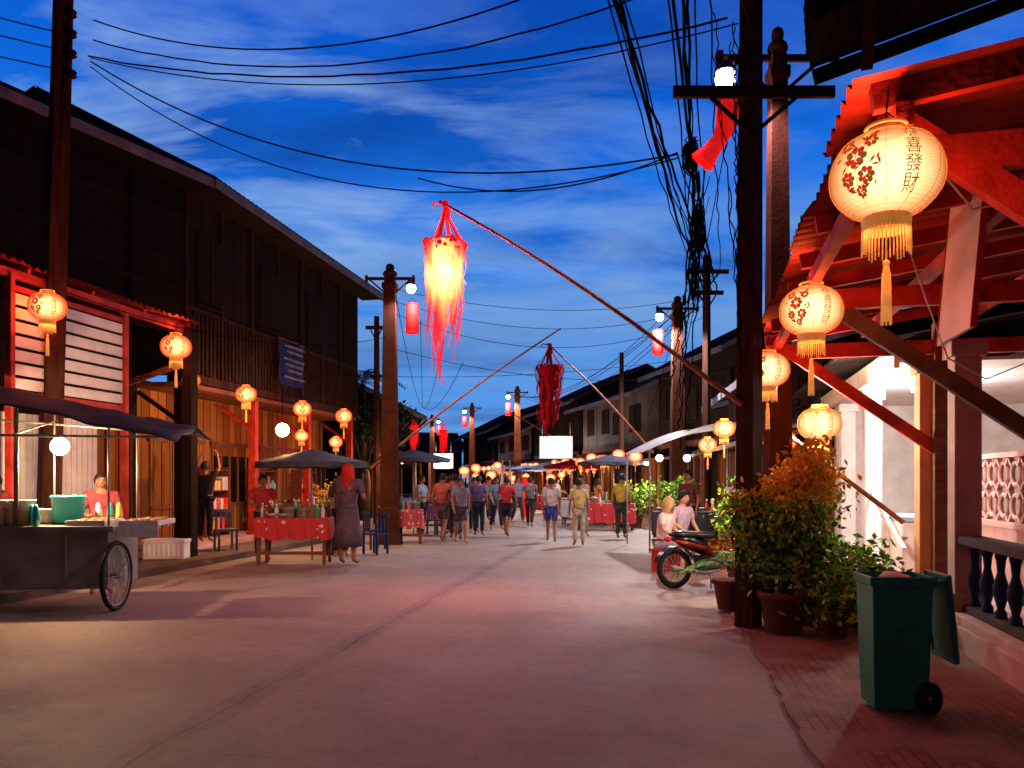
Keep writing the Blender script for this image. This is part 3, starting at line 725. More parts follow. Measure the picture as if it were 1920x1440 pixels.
# ------------------------------------------------------------------ lanterns
def text_geo(body,size):
    cu=bpy.data.curves.new('lettering','FONT');cu.body=body;cu.size=size;cu.align_x='CENTER';cu.align_y='CENTER'
    o=bpy.data.objects.new('lettering',cu);COL.objects.link(o);dg=bpy.context.evaluated_depsgraph_get()
    me=bpy.data.meshes.new_from_object(o.evaluated_get(dg));v=[tuple(x.co) for x in me.vertices];f=[tuple(p.vertices) for p in me.polygons]
    bpy.data.objects.remove(o);bpy.data.meshes.remove(me);return v,f
RA,RB=.25,.21
def lr(z): return RA*math.pow(max(.02,1-abs(z/RB)**2.3),.5)
def wrap(v,th,z0,off=.004):
    out=[]
    for x,y,_ in v:
        zz=z0+y;r=lr(zz)+off;a=th+x/RA
        out.append((math.cos(a)*r,math.sin(a)*r,zz))
    return out
def lantern_parts(t,paper):
    m=M();m.lathe([(lr(z),z) for z in [RB*.93*(-1+2*i/24) for i in range(25)]],36,m=0)
    m.obj('paper_shade',[paper],t)
    m=M();
    for zz in (-RB*.93,RB*.93): m.ring((0,0,zz),lr(zz),.008,n=24,m=0);
    m.lathe([(.105,-.26),(.11,-.2)],24,m=0);m.ring((0,0,RB*.93+.03),.09,.008,n=20)
    for i in range(12):
        a=i*math.pi/6;pts=[(math.cos(a)*(lr(z)+.002),math.sin(a)*(lr(z)+.002),z) for z in [RB*.92*(-1+2*k/12) for k in range(13)]]
        m.tube(pts,.0014,3)
    m.obj('frame',[m_gold],t)
    m=M()
    for i in range(40):
        a=i*math.pi/20;x,y=math.cos(a)*.105,math.sin(a)*.105;l=.11+R.uniform(-.015,.02)
        m.tube([(x,y,-.25),(x*1.02,y*1.02,-.25-l)],.0035,3)
    m.tube([(0,0,-.2),(0,0,-.40)],.004,4);m.sph((0,0,-.41),.016,8);m.lathe([(.012,-.42),(.018,-.46),(.022,-.68)],10)
    for i in range(8):
        a=i*math.pi/4;m.tube([(math.cos(a)*.016,math.sin(a)*.016,-.46),(math.cos(a)*.022,math.sin(a)*.022,-.7)],.004,3)
    m.obj('tassel',[m_tassel],t)
    m=M();m.tube([(-.08,0,.22),(0,0,.30),(.08,0,.22)],.004,4);m.tube([(0,0,.30),(.01,0,.40)],.005,4);m.obj('cord',[m_wire],t)
    for sidea in (-math.pi/2+.46,math.pi/2+.46):
        m=M()
        for i,chh in enumerate('恭喜發財'):
            v,f=text_geo(chh,.080);m.add(wrap(v,sidea,.118-i*.078),f,0)
        m.obj('lettering',[m_ink],t)
    for base_a in (-math.pi/2-.50,math.pi/2-.50):
        m=M();rr=random.Random(3);k=0
        for (fa,fz,fr) in ((-.02,.03,.058),(.24,.095,.038),(-.25,.10,.038),(.16,-.06,.044),(-.2,-.06,.040),(.02,-.12,.03)):
            for ringi,(rad,np_) in enumerate(((fr,7),(fr*.6,5))):
                for q in range(np_):
                    an=q*2*math.pi/np_+ringi*.4;cx_,cz=math.cos(an)*rad*.62,math.sin(an)*rad*.62
                    s_=rad*.36;v=[(cx_+s_*math.cos(g)*(.8),cz+s_*math.sin(g)*.8,0) for g in [j*math.pi/4 for j in range(8)]]
                    m.add(wrap(v,base_a+fa,fz,.003+.0003*k),[tuple(range(8))],(0 if (q+ringi)%3 else 1));k=(k+1)%12
        for i in range(30):
            a=base_a+rr.uniform(-.42,.42);zz=rr.uniform(-.12,.14);s_=rr.uniform(.012,.028);ph=rr.uniform(0,6);c_,d_=math.cos(ph),math.sin(ph)
            v=[(x*c_-y*d_,x*d_+y*c_,0) for x,y in ((-s_,0),(0,s_*.28),(s_,0),(0,-s_*.28))]
            m.add(wrap(v,a,zz,.003+.0003*(i%9)),[(0,1,2,3)],1 if i%2 else 0)
        m.obj('painted_flowers',[m_inkred,m_ink],t)
LANT='glowing cream paper globe lantern with Chinese lettering'
def face(x,y): return -math.atan2(x,y)
src=thing('paper_lantern',LANT+' under tin eave','lantern',(1.60,3.42,2.9),face(1.6,3.4),'glowing paper globe lanterns')
src.scale=(.91,)*3
lantern_parts(src,m_paper);light('lantern_light',(0,0,-.03),66,(1,.15,.055),.1,src)
for l,s_ in (((2.30,6.15,2.90),.93),((2.86,8.95,2.83),.95)): copy_thing(src,l,face(l[0],l[1])+.05,s_)
warm=bpy.data.lights.new('lantern_light','POINT');warm.energy=110;warm.color=(1,.42,.14);warm.shadow_soft_size=.1
for l,r,s in (((4.0,10.4,2.33),-.3,1.08),((3.75,11.2,2.12),1.3,.9),((3.5,13.2,2.45),1.9,.7),((3.35,13.7,2.2),.3,.6)):
    q=copy_thing(src,l,r,s,LANT+' beside potted bush')
    for c in q.children:
        if c.type=='LIGHT': c.data=warm
src2=thing('paper_lantern','orange paper globe lantern glowing under the awning','lantern',(-6.62,11.4,4.07),.4,'glowing paper globe lanterns')
lantern_parts(src2,m_papers);light('lantern_light',(0,0,-.03),85,(1,.20,.07),.1,src2)
lefts=[((-6.3,15.0,4.1),.4,1.1),((-6.9,17.2,3.75),1.5,.75),((-6.05,18.2,3.55),.3,.92),((-5.4,20.6,3.43),.8,.92),((-4.9,23.3,3.46),.2,.95),((-5.35,24.3,2.75),1.1,.8),((-5.5,20.9,2.75),2.7,.7)]
for l,r,s in lefts: copy_thing(src2,l,r,s)
m=M();m.lathe([(lr(z)*.85,z*.85) for z in [RB*.93*(-1+2*i/10) for i in range(11)]],16,m=0);m.lathe([(.07,-.17),(.075,-.27)],12,m=1);m.tube([(0,0,-.27),(0,0,-.45)],.012,5,m=1);m.tube([(0,0,.15),(0,0,.3)],.01,4,m=2)
far_me=[m.mesh('paper_lantern',[q,m_tassel,m_wire]) for q in (m_paperr,m_papers)]
fars=[(-4.2,27.5,2.9)]
for i in range(12): t=i/11;fars.append((4.3-3.9*t*.55,33+12*t,2.35+R.uniform(-.2,.2)))
for i in range(10): t=i/9;fars.append((1.7-2.6*t,46+11*t,2.35+R.uniform(-.2,.25)))
for i in range(9): t=i/8;fars.append((-.9-3.4*t,57.5+12*t,2.4+R.uniform(-.1,.2)))
for i in range(5): t=i/4;fars.append((-5.0-1.6*t,31+10*t,2.5))
for i in range(5): fars.append((3.7-.25*i,24+1.9*i,2.3+.12*(i%2)))
for i in range(12): fars.append((R.uniform(-2.2,2.8),R.uniform(31,48),R.uniform(1.6,2.6)))
for i,p in enumerate(fars):
    link('paper_lantern',far_me[0 if i%3 else 1],None,p,R.uniform(0,6),'small red paper globe lantern glowing below an awning','lantern','red lanterns along the awnings')
for p,e,cc in (((4.2,30,2.3),180,0),((3.1,34.5,2.3),300,1),((2.6,38,2.2),280,0),((1.6,42,2.3),320,1),((.9,46,2.2),280,0),((-.6,52,2.3),260,0),((-2.6,60,2.3),260,0),((-3.6,26.3,2.25),100,0),((-4.3,29,2.2),100,0),((-6,36,2.3),120,0),((4.7,25.5,2.3),260,1)):
    t=thing('stall_bulb','bare bulb hanging over a market stall','light bulb',p,0,'bare stall bulbs')
    m=M();m.sph((0,0,0),.11,10,0);m.obj('bulb',m_led if cc else m_bulb,t)
    m=M();m.tube([(0,0,.06),(0,0,.35)],.01,5);m.obj('cord',m_wire,t)
    light('bulb_light',(0,0,-.16),e,(1,.90,.82) if cc else (1,.45,.20),.05,t)
def fringe_mat(name,st):
    m,n,out=nt(name);tc=N(n,'ShaderNodeTexCoord');sp=N(n,'ShaderNodeSeparateXYZ');n.links.new(tc.outputs['Object'],sp.inputs[0])
    d=mth(n,'ABSOLUTE',mth(n,'ADD',sp.outputs['Z'],.45))
    f=mth(n,'SUBTRACT',1.0,mth(n,'MULTIPLY',d,1.15));n.nodes[-1].use_clamp=True
    lw=N(n,'ShaderNodeTexNoise',i_Scale=11.0);lw.inputs['Detail'].default_value=4
    mp=N(n,'ShaderNodeMapping');mp.inputs['Scale'].default_value=(1,1,.25);n.links.new(tc.outputs['Object'],mp.inputs[0]);n.links.new(mp.outputs[0],lw.inputs['Vector'])
    x2=mth(n,'MULTIPLY',mth(n,'ABSOLUTE',sp.outputs['X']),3.4)
    f=mth(n,'SUBTRACT',mth(n,'MULTIPLY',mth(n,'POWER',f,1.3),mth(n,'MULTIPLY_ADD',lw.outputs['Fac'],1.7,.45)),mth(n,'MULTIPLY',x2,.85));n.nodes[-1].use_clamp=True
    e=N(n,'ShaderNodeEmission');n.links.new(mix(n,f,(.9,.025,.03),(1,.48,.11)),e.inputs[0])
    n.links.new(mth(n,'MULTIPLY',mth(n,'MULTIPLY_ADD',f,4.0,mth(n,'MULTIPLY_ADD',lw.outputs['Fac'],1.2,.1)),st),e.inputs[1])
    df=N(n,'ShaderNodeBsdfTranslucent');df.inputs[0].default_value=(.15,.008,.008,1)
    a=N(n,'ShaderNodeAddShader');n.links.new(e.outputs[0],a.inputs[0]);n.links.new(df.outputs[0],a.inputs[1])
    tr=N(n,'ShaderNodeBsdfTransparent');mx=N(n,'ShaderNodeMixShader');mx.inputs[0].default_value=.3
    n.links.new(a.outputs[0],mx.inputs[1]);n.links.new(tr.outputs[0],mx.inputs[2]);n.links.new(mx.outputs[0],out.inputs[0]);return m
m_fr=fringe_mat('glowing_red_fringe',1.2)
def fringe(label,loc,fm,sc_,lit,seed,glow=True):
    rr=random.Random(seed)
    t=thing('fringed_lantern',label,'lantern',loc,0,'fringed red lanterns on bamboo poles')
    m=M();m.ring((0,0,-.02),.24,.014,n=28);m.ring((0,0,-.12),.22,.01,n=28);
    for i in range(34):
        a=rr.uniform(0,6.28);m.sph((.25*math.cos(a),.25*math.sin(a),-.05+rr.uniform(-.06,.05)),rr.uniform(.015,.035),6)
    m.obj('ring',m_redglow if glow else m_redfab,t)
    m=M()
    for i in range(6):
        a=i*2*math.pi/6+.3;b=rr.uniform(-.25,.25);m.strip([(0,0,.5),(.07*math.cos(a+b),.07*math.sin(a+b),.30),(.23*math.cos(a),.23*math.sin(a),0)],[.03,rr.uniform(.02,.07),.06],axis=(-math.sin(a),math.cos(a),0))
    m.sph((0,0,.5),.05,8);m.tube([(-.05,0,.50),(-.12,.02,.54),(-.16,.02,.47)],.015,5);m.tube([(.02,0,.5),(.05,0,.36),(.02,.02,.25)],.018,5);m.obj('hanger',m_redglow if glow else m_redfab,t)
    m=M()
    for i in range(110):
        a=i*2*math.pi/110+rr.uniform(-.08,.08);rad=.25*rr.uniform(.55,1.12)
        L=rr.uniform(.45,1.25) if i%4 else rr.uniform(1.1,1.78)
        L*=1-.18*math.cos(a)
        pts=[];ws=[];k=12;dx=rr.uniform(-.08,.06);ph=rr.uniform(0,6);w0=rr.uniform(.025,.07)
        for q in range(k+1):
            u=q/k;r2=rad*(1-.36*u*L/1.7)
            pts.append((math.cos(a)*r2+dx*u*u+.022*math.sin(u*9+ph),math.sin(a)*r2+.012*math.sin(u*7+ph*2),-.03-L*u));ws.append(w0*(1-.5*u)*(1+.3*math.sin(u*14+ph)))
        m.strip(pts,ws,axis=(-math.sin(a),math.cos(a),0))
    m.obj('fringe',fm,t)
    if lit:
        m=M();m.sph((0,0,-.38),.07,10);m.obj('bulb',m_bulb,t)
        light('lantern_light',(0,0,-.38),lit,(1,.10,.10),.3,t)
    t.scale=sc_ if isinstance(sc_,tuple) else (sc_,)*3
    return t
fringe('glowing red fringed lantern hanging from a bamboo pole tip',(-.92,11,4.88),m_fr,(1.12,1.12,1.03),1500,1)
fringe('dark red fringed lantern hanging from a bamboo pole',(1.03,22,4.75),m_redfab,(1.45,1.45,1.12),0,5,False)
fringe('small red fringed lantern over the street',(-4.1,33.5,3.9),m_redglow,.7,0,8);fringe('small red fringed lantern over the street',(-3.0,35,3.8),m_redglow,.7,0,9)
def bamboo(a,b,r0,r1,label):
    a=Vector(a);b=Vector(b);k=14;pts=[];rs=[]
    for i in range(k+1):
        t=i/k;p=a.lerp(b,t);p.z+=.12*math.sin(t*math.pi)
        r=r0+(r1-r0)*t
        for dt,s in ((-.004,1),(0,1.22),(.004,1)):
            pts.append(p+(b-a)*dt);rs.append(r*s)
    m=M();m.tube(pts,rs,8);m.obj('bamboo_pole',m_bamboo,label=label,category='bamboo pole',group='bamboo poles over the street')
bamboo((2.44,8.5,2.4),(-.98,11,5.42),.028,.017,'long thin bamboo pole tied to the kerbside pole holding a lantern')
bamboo((-3.5,19.9,1.9),(1.32,22,5.75),.035,.02,'long thin bamboo pole leaning out over the street')
bamboo((4.1,23.3,2.4),(.98,22,5.35),.035,.02,'long thin bamboo pole leaning out over the street')
bamboo((-5.2,31,2.4),(-4.0,33.5,4.3),.03,.02,'short bamboo pole with a lantern')
bamboo((3.3,34,2.3),(-.1,35.5,4.6),.03,.02,'thin bamboo pole leaning over the street')
m=M();k=10
vs=[];fs=[]
for i in range(k+1):
    for j in range(k+1): vs.append((-.75+1.5*i/k,.05*math.sin(i*1.3)+.02*math.sin(j),-1.15*j/k-.06*math.sin(i/k*math.pi)))
for i in range(k):
    for j in range(k): fs.append((i*(k+1)+j,i*(k+1)+j+1,(i+1)*(k+1)+j+1,(i+1)*(k+1)+j))
m.add(vs,fs,0,True)
for j,(w_,z_) in enumerate(((1.2,-.15),(.9,-.3),(1.25,-.5),(1.1,-.65),(.8,-.8),(1.2,-.98))):
    x=-w_/2
    while x<w_/2:
        l=R.uniform(.03,.09);m.bb(x,x+l,-.085,-.08,z_-.02-.02*R.random(),z_+.025,1);x+=l+.04
m.tube([(-.78,-.0,.02),(.78,0,.02)],.02,6,2)
m.obj('cloth_banner',[m_blueban,m_tarpw,m_wood],None,(-5.97,21.7,5.32),SA,'blue cloth banner with white lettering hung on the balcony','banner')
# ------------------------------------------------------------------ food cart
ca=math.radians(6)
t=thing('food_cart','grey sheet-metal food cart with spoked wheels and tarpaulin canopy','food cart',(-6.0,10.1,0),ca)
m=M();m.bb(-1.6,1.05,-.5,.5,.28,.98,0);m.bb(-1.65,1.12,-.54,.54,.98,1.04,0)
for x in (-1.1,-.2,.55): m.bb(x,x+.02,-.508,-.5,.3,.95,1)
m.bb(-1.6,1.05,-.512,-.5,.28,.32,1)
m.obj('body',[m_cart,m_metal],t,bevel=.008)
def wheel(Rr,name,loc,ang=0,sp_=18):
    m=M();m.ring((0,0,0),Rr-.03,.03,'X',32,8,0);m.ring((0,0,0),Rr-.065,.012,'X',32,5,1);m.tube([(-.06,0,0),(.06,0,0)],.03,10,1)
    for i in range(sp_):
        a=i*2*math.pi/sp_;m.tube([(.03*(1 if i%2 else -1),0,0),(0,(Rr-.06)*math.cos(a),(Rr-.06)*math.sin(a))],.004,4,1)
    o=m.obj(name,[m_black,m_metal],t,loc,ang);return o
wheel(.43,'wheel',(1.12,-.42,.43),-.05);wheel(.43,'wheel',(-1.68,-.42,.43))
wheel(.16,'wheel',(-.75,-.35,.16),.5,8);wheel(.16,'wheel',(-1.35,-.35,.16),.5,8)
m=M();
for x,y,h in ((-1.4,-.48,2.75),(-.0,-.48,2.55),(1.05,-.48,2.25),(-1.4,.48,2.75),(0,.48,2.6),(1.05,.48,2.4)): m.tube([(x,y,1.04),(x,y,h)],.014,6)
m.tube([(-2.2,-.62,2.14),(1.9,-.62,2.12)],.018,6);m.tube([(-2.2,.55,2.5),(1.9,.55,2.2)],.016,6)
for x in (-1.4,0,1.8): m.tube([(x,-.62,2.13),(x,.55,2.5-.08*(x+1.4))],.012,6)
m.beam((-.02,-.48,.9),(-.02,-.48,2.5),.03,.03)
m.obj('canopy_frame',m_metal,t)
m=M();vs=[];fs=[];ku,kv=40,16
for i in range(ku+1):
    u=i/ku;x=-2.6+4.55*u
    for j in range(kv+1):
        v=j/kv;y=-.85+1.7*v
        z=3.0-.72*max(0,(u-.2)/.8)**1.1-.22*abs(v-.5)*2*(1-v*.5)
        z+=.035*noise.noise(Vector((x*2.2,y*2.5,1)))*2+.02*math.sin(u*22+v*3)*(abs(v-.5)*2)+.012*noise.noise(Vector((x*9,y*7,3)))
        vs.append((x,y,z))
for i in range(ku):
    for j in range(kv): a=i*(kv+1)+j;fs.append((a,a+kv+1,a+kv+2,a+1))
m.add(vs,fs,0,True)
o=m.obj('canopy',m_tarp,t);sd=o.modifiers.new('Solid','SOLIDIFY');sd.thickness=.008
m=M();m.sph((0,0,0),.11,14,1);m.lathe([(.025,.10),(.025,.17)],10,m=0);m.tube([(0,0,.12),(0,0,.5)],.006,5,0);m.obj('bulb',[m_black,m_bulb],t,(.32,-.1,2.02))
light('bulb_light',(.32,-.05,1.84),300,(1,.56,.28),.05,t)
cm=Matrix.Translation((-6.0,10.1,0))@Matrix.Rotation(ca,4,'Z')
def onc(x,y,z=1.045): return tuple(cm@Vector((x,y,z)))
m=M();m.lathe([(.14,0),(.17,.02),(.2,.34),(.21,.345),(.2,.36),(.19,.35),(.16,.05),(.001,.04)],24);m.ring((0,0,.34),.205,.01)
m.obj('plastic_bucket',m_teal,None,onc(.36,.05),0,'teal plastic bucket on the food cart','bucket')
m=M();m.lathe([(.09,0),(.12,.02),(.14,.18),(.15,.185),(.13,.17),(.001,.03)],20)
for i,(x,y,q) in enumerate(((-.02,-.3,m_yellow),(-.28,-.1,m_white),(-.55,-.3,m_white),(-.8,-.05,m_yellow),(-.95,-.3,m_white),(-.3,-.38,m_white),(.08,.12,m_white),(-.55,.1,m_yellow),(-.2,.3,m_white))):
    link('plastic_tub',m.mesh('plastic_tub',[q]),None,onc(x,y),0,('yellow' if q==m_yellow else 'white')+' plastic tub on the food cart','tub','tubs on the food cart')
    if i in (0,1,2,5): link('plastic_tub',m.mesh('plastic_tub',[m_white]),None,onc(x,y,1.17),.3,'white plastic tub stacked on another tub','tub','tubs on the food cart')
m=M();m.tube([(0,0,0),(.01,0,.1),(.0,0,.22),(.0,0,.26)],[.04,.045,.03,.012],10)
for i,(x,y) in enumerate(((.12,-.38),(-.12,-.42),(.62,.3),(.75,.35),(.88,.3),(.15,.38),(.20,-.46),(-.42,-.46))):
    link('sauce_bottle',m.mesh('sauce_bottle',[(m_teal,m_yellow,m_white,m_redglow)[i%3]]),None,onc(x,y),0,'squeeze sauce bottle on the food cart','bottle','sauce bottles on the cart')
for x0,x1,zz in ((.60,.98,1.045),(1.24,1.6,1.045)):
    t2=thing('food_tray','foil-lined tray of grilled snacks on the cart','tray',onc((x0+x1)/2-.02,-.15,zz),ca,'trays of food')
    m=M();m.bb(-.22,.22,-.32,.32,0,.02,0)
    for a in ((-.23,-.21,-.33,.33),(.21,.23,-.33,.33)): m.bb(a[0],a[1],a[2],a[3],0,.06,0)
    m.bb(-.21,.21,-.33,-.31,0,.06,0);m.bb(-.21,.21,.31,.33,0,.06,0)
    if x0>1: m.bb(-.24,.23,-.35,-.335,-.14,.05,0);m.bb(-.34,.2,-.2,-.16,-.035,-.002,0);m.bb(-.34,.2,.16,.2,-.035,-.002,0)
    m.obj('tray',m_foil,t2)
    m=M()
    for i in range(40):
        a=R.uniform(0,3);x,y=R.uniform(-.17,.17),R.uniform(-.27,.27);k=len(m.v);m.sph((0,0,0),.035,6,0,1.6,.8,.6);m.xf(k,Matrix.Translation((x,y,.045+R.uniform(0,.02)))@Matrix.Rotation(a,4,'Z'))
    m.obj('snacks',m_food,t2)
m=M()
for i in range(70):
    x,y=R.uniform(-.28,.28),R.uniform(-.2,.2);m.sph((x,y,R.uniform(.02,.10)),.04,6,0,1.2,1,.7)
m.obj('snack_heap',[mat('battered_snacks',(.5,.28,.1),.6,.4,25,.4)],None,onc(-.9,.25),0,'heap of fried snacks on the cart','food')
m=M();m.bb(-.38,.38,-.25,.25,0,.30,0)
for i in range(9): m.bb(-.37+i*.088,-.33+i*.088,-.262,-.25,.03,.27,0)
m.bb(-.4,.4,-.27,.27,.30,.36,0);m.obj('cooler_box',[m_white],None,(-6.55,15.2,.12),.1,'ribbed white foam cooler box on the pavement','box',bevel=.01)
def chair_meshes(c):
    s=M();s.bb(-.2,.2,-.2,.2,.42,.45);b=M()
    for i in range(4): b.bb(-.17+i*.1,-.12+i*.1,.19,.21,.45,.82)
    b.bb(-.2,.2,.18,.22,.80,.86)
    l=M();l.beam((0,0,0),(0,0,.42),.04,.04)
    return s.mesh('seat',[c]),b.mesh('backrest',[c]),l.mesh('leg',[c])
def chair(label,loc,rz,cm_):
    t=thing('plastic_chair',label,'chair',loc,rz,'plastic chairs')
    link('seat',cm_[0],t);link('backrest',cm_[1],t)
    for x in (-.18,.18):
        for y in (-.18,.18): link('leg',cm_[2],t,(x,y,0))
cb=chair_meshes(mat('blue_plastic',(.012,.022,.085),.5,.1,4,0,spec=.2));cw=chair_meshes(mat('grey_blue_plastic',(.10,.11,.16),.4,.1,4,0))
chair('grey-blue plastic chair by the doors',(-6.05,16.9,.12),.6,cw);chair('blue plastic chair beside the stall table',(-2.95,17.3,0),-.5,cb)
chair('blue plastic chair beside the stall table',(-3.2,18.6,0),2.2,cb);chair('blue plastic chair under the umbrella',(-2.2,23.2,0),1.0,cb)
# ------------------------------------------------------------------ stall tables
def table(label,loc,rz,w_,d_,h_,cloth,drop=.38,group='market stall tables'):
    t=thing('stall_table',label,'table',loc,rz,group)
    m=M();m.bb(-w_/2,w_/2,-d_/2,d_/2,h_-.03,h_,0);m.bb(-w_/2+.05,w_/2-.05,-d_/2+.04,-d_/2+.08,.2,.26,0);m.obj('top',m_wood,t)
    for x in (-w_/2+.07,w_/2-.07):
        for y in (-d_/2+.06,d_/2-.06):
            l=M();l.bb(-.03,.03,-.03,.03,0,h_-.03);l.obj('leg',m_wood,t,(x,y,0))
    m=M();n_=60;per=2*(w_+d_);vt=[];vb=[]
    for i in range(n_):
        s=i/n_*per
        if s<w_: x,y,nx,ny=-w_/2+s,-d_/2,0,-1
        elif s<w_+d_: x,y,nx,ny=w_/2,-d_/2+s-w_,1,0
        elif s<2*w_+d_: x,y,nx,ny=w_/2-(s-w_-d_),d_/2,0,1
        else: x,y,nx,ny=-w_/2,d_/2-(s-2*w_-d_),-1,0
        f=.02+.018*math.sin(i*1.9)+.01*math.sin(i*.7)
        vt.append((x+nx*.01,y+ny*.01,h_+.006));vb.append((x+nx*(f+.01),y+ny*(f+.01),h_-drop+.03*math.sin(i*.9)))
    m.add(vt+vb,[(i,i+n_,(i+1)%n_+n_,(i+1)%n_) for i in range(n_)]+[tuple(range(n_))],0,False);m.obj('tablecloth',cloth,t)
    return t
table('wooden stall table with red flowered cloth',(-4.15,15.3,0),.06,1.35,.75,.88,m_redcloth)
table('folding table with pink flowered cloth',(-2.8,20.2,0),.1,1.1,.7,.85,m_pinkcloth,.45)
table('folding table with pink flowered cloth under umbrella',(-2.3,24.5,0),.1,1.3,.7,.85,m_pinkcloth,.5)
table('stall table under the tarpaulin',(4.2,18.2,.03),.1,1.9,.8,.85,m_tarp,.5)
for i,(x,y) in enumerate(((3.0,25.5),(2.7,29),(2.2,33),(1.4,38),(.5,43),(-.8,48))):
    table('stall table with snacks by the shophouses',(x,y,0),-.2,1.8,.8,.85,(m_redcloth,m_tarpw,m_pinkcloth)[i%3],.6)
bot=M();bot.lathe([(.035,0),(.04,.02),(.04,.17),(.015,.23),(.015,.27)],10,m=0);bot.lathe([(.018,.265),(.018,.29)],8,m=1,cap=True)
mbt=[bot.mesh('bottle',[mat('bottle_'+n_,c,.15,.1,4,0),m_white]) for n_,c in (('green',(.05,.25,.06)),('brown',(.2,.06,.02)),('red',(.5,.03,.03)),('clear',(.5,.5,.5)))]
bowl=M();bowl.lathe([(.05,0),(.1,.03),(.14,.08),(.13,.08),(.001,.03)],14);mbw=bowl.mesh('bowl',[m_metal]);pot=M();pot.lathe([(.11,0),(.12,.01),(.12,.16),(.13,.165),(.12,.18),(.04,.2),(.02,.23),(.001,.235)],16);mpot=pot.mesh('cooking_pot',[m_metal])
for cx_,cy_,n_,w_ in ((-4.15,15.15,13,1.15),(-4.1,15.45,13,1.1),(-2.8,20.2,9,.9),(4.2,18.2,12,1.6),(3.0,25.5,9,1.5),(2.7,29,9,1.5),(-2.3,24.5,7,1.0)):
    zt=.89 if cy_<16 else (.89 if cx_>4 else .858)
    for i in range(n_):
        x=cx_-w_/2+w_*i/(n_-1);y=cy_+R.uniform(-.10,.10)-.2*(x-cx_)*(1 if cx_>2 and cx_<4 else 0)
        k=R.random()
        if k<.7: link('bottle',R.choice(mbt),None,(x,y,zt),0,'sauce bottle standing on a stall table','bottle','bottles on the stalls').scale=(1,1,R.uniform(.8,1.25))
        elif k<.85: link('bowl',mbw,None,(x,y,zt),0,'steel bowl on a stall table','bowl','bowls on the stalls')
        else: link('cooking_pot',mpot,None,(x,y,zt),0,'lidded steel pot on a stall table','pot','pots on the stalls')
def parasol(label,loc,r,h,ma):
    t=thing('market_umbrella',label,'umbrella',loc,0,'market umbrellas')
    m=M();m.tube([(0,0,0),(0,0,h)],.02,8);m.obj('pole',m_metal,t)
    m=M();n_=8
    vs=[(0,0,h)];
    for i in range(n_*4):
        a=i*2*math.pi/(n_*4);sag=.04*abs(math.sin(a*n_/2));vs.append((r*math.cos(a)*(1-sag),r*.8*math.sin(a)*(1-sag),h-.28+sag*.6))
    k=n_*4
    for i in range(k):
        a=i*2*math.pi/k;vs.append((r*math.cos(a)*(.97),r*.8*math.sin(a)*.97,h-.38+.015*math.sin(i*2.3)))
    m.add(vs,[(0,1+i,1+(i+1)%k) for i in range(k)]+[(1+i,1+k+i,1+k+(i+1)%k,1+(i+1)%k) for i in range(k)],0)
    m.obj('canopy',ma,t)
m_bluec=mat('bright_blue_cloth',(.02,.07,.26),.7)
parasol('dark blue market umbrella over the red table',(-4.0,16.0,0),1.15,2.22,m_tarp)
parasol('dark blue market umbrella over a stall',(-2.9,23.6,0),1.1,2.5,m_tarp)
parasol('blue market umbrella over a stall',(-3.3,27.5,0),1.2,2.6,m_bluec)
for x,y,q in ((3.3,26,m_tarp),(2.5,33.4,m_redfab),(1.7,38.4,m_tarpw),(.8,43.5,m_bluec),(-.5,48.5,m_tarpw)): parasol('market umbrella shading a snack stall',(x,y,0),1.2,2.45,q)
t=thing('stall_bulb','bare white bulb glowing beside the stall','light bulb',(-5.05,17.6,2.7),0,'bare stall bulbs')
m=M();m.sph((0,0,0),.15,12,0);m.obj('bulb',m_bulb,t);m=M();m.tube([(0,0,.06),(0,0,.9)],.008,5);m.obj('cord',m_wire,t);light('bulb_light',(0,0,-.2),260,(1,.48,.17),.05,t)
t=thing('market_tent','pale tarpaulin tent on thin poles over stalls','tent',(4.1,18.4,.03),.05)
m=M();vs=[];fs=[];ku,kv=16,10
for i in range(ku+1):
    u=i/ku
    for j in range(kv+1):
        v=j/kv;vs.append((-1.25+2.6*u,-1.2+2.6*v,2.2+.62*math.sin(min(1,u*1.4)*math.pi/2)-.12*math.sin(v*math.pi)*math.sin(u*math.pi)+.02*math.sin(v*20)))
for i in range(ku):
    for j in range(kv): a=i*(kv+1)+j;fs.append((a,a+kv+1,a+kv+2,a+1))
m.add(vs,fs,0,True);m.obj('canopy',m_tarpw,t)
for x,y,h in ((-1.2,-1.15,2.2),(1.3,-1.15,2.8),(-1.2,1.35,2.2),(1.3,1.35,2.8)):
    m=M();m.tube([(0,0,0),(0,0,h)],.02,6);m.obj('pole',m_metal,t,(x,y,0))
t=thing('stall_bulb','bare white bulb glowing under the tent','light bulb',(4.0,18.3,2.1),0,'bare stall bulbs')
m=M();m.sph((0,0,0),.08,10,0);m.obj('bulb',m_led,t);m=M();m.tube([(0,0,.06),(0,0,.4)],.008,5);m.obj('cord',m_wire,t);light('bulb_light',(0,0,-.14),150,(1,.88,.78),.05,t)
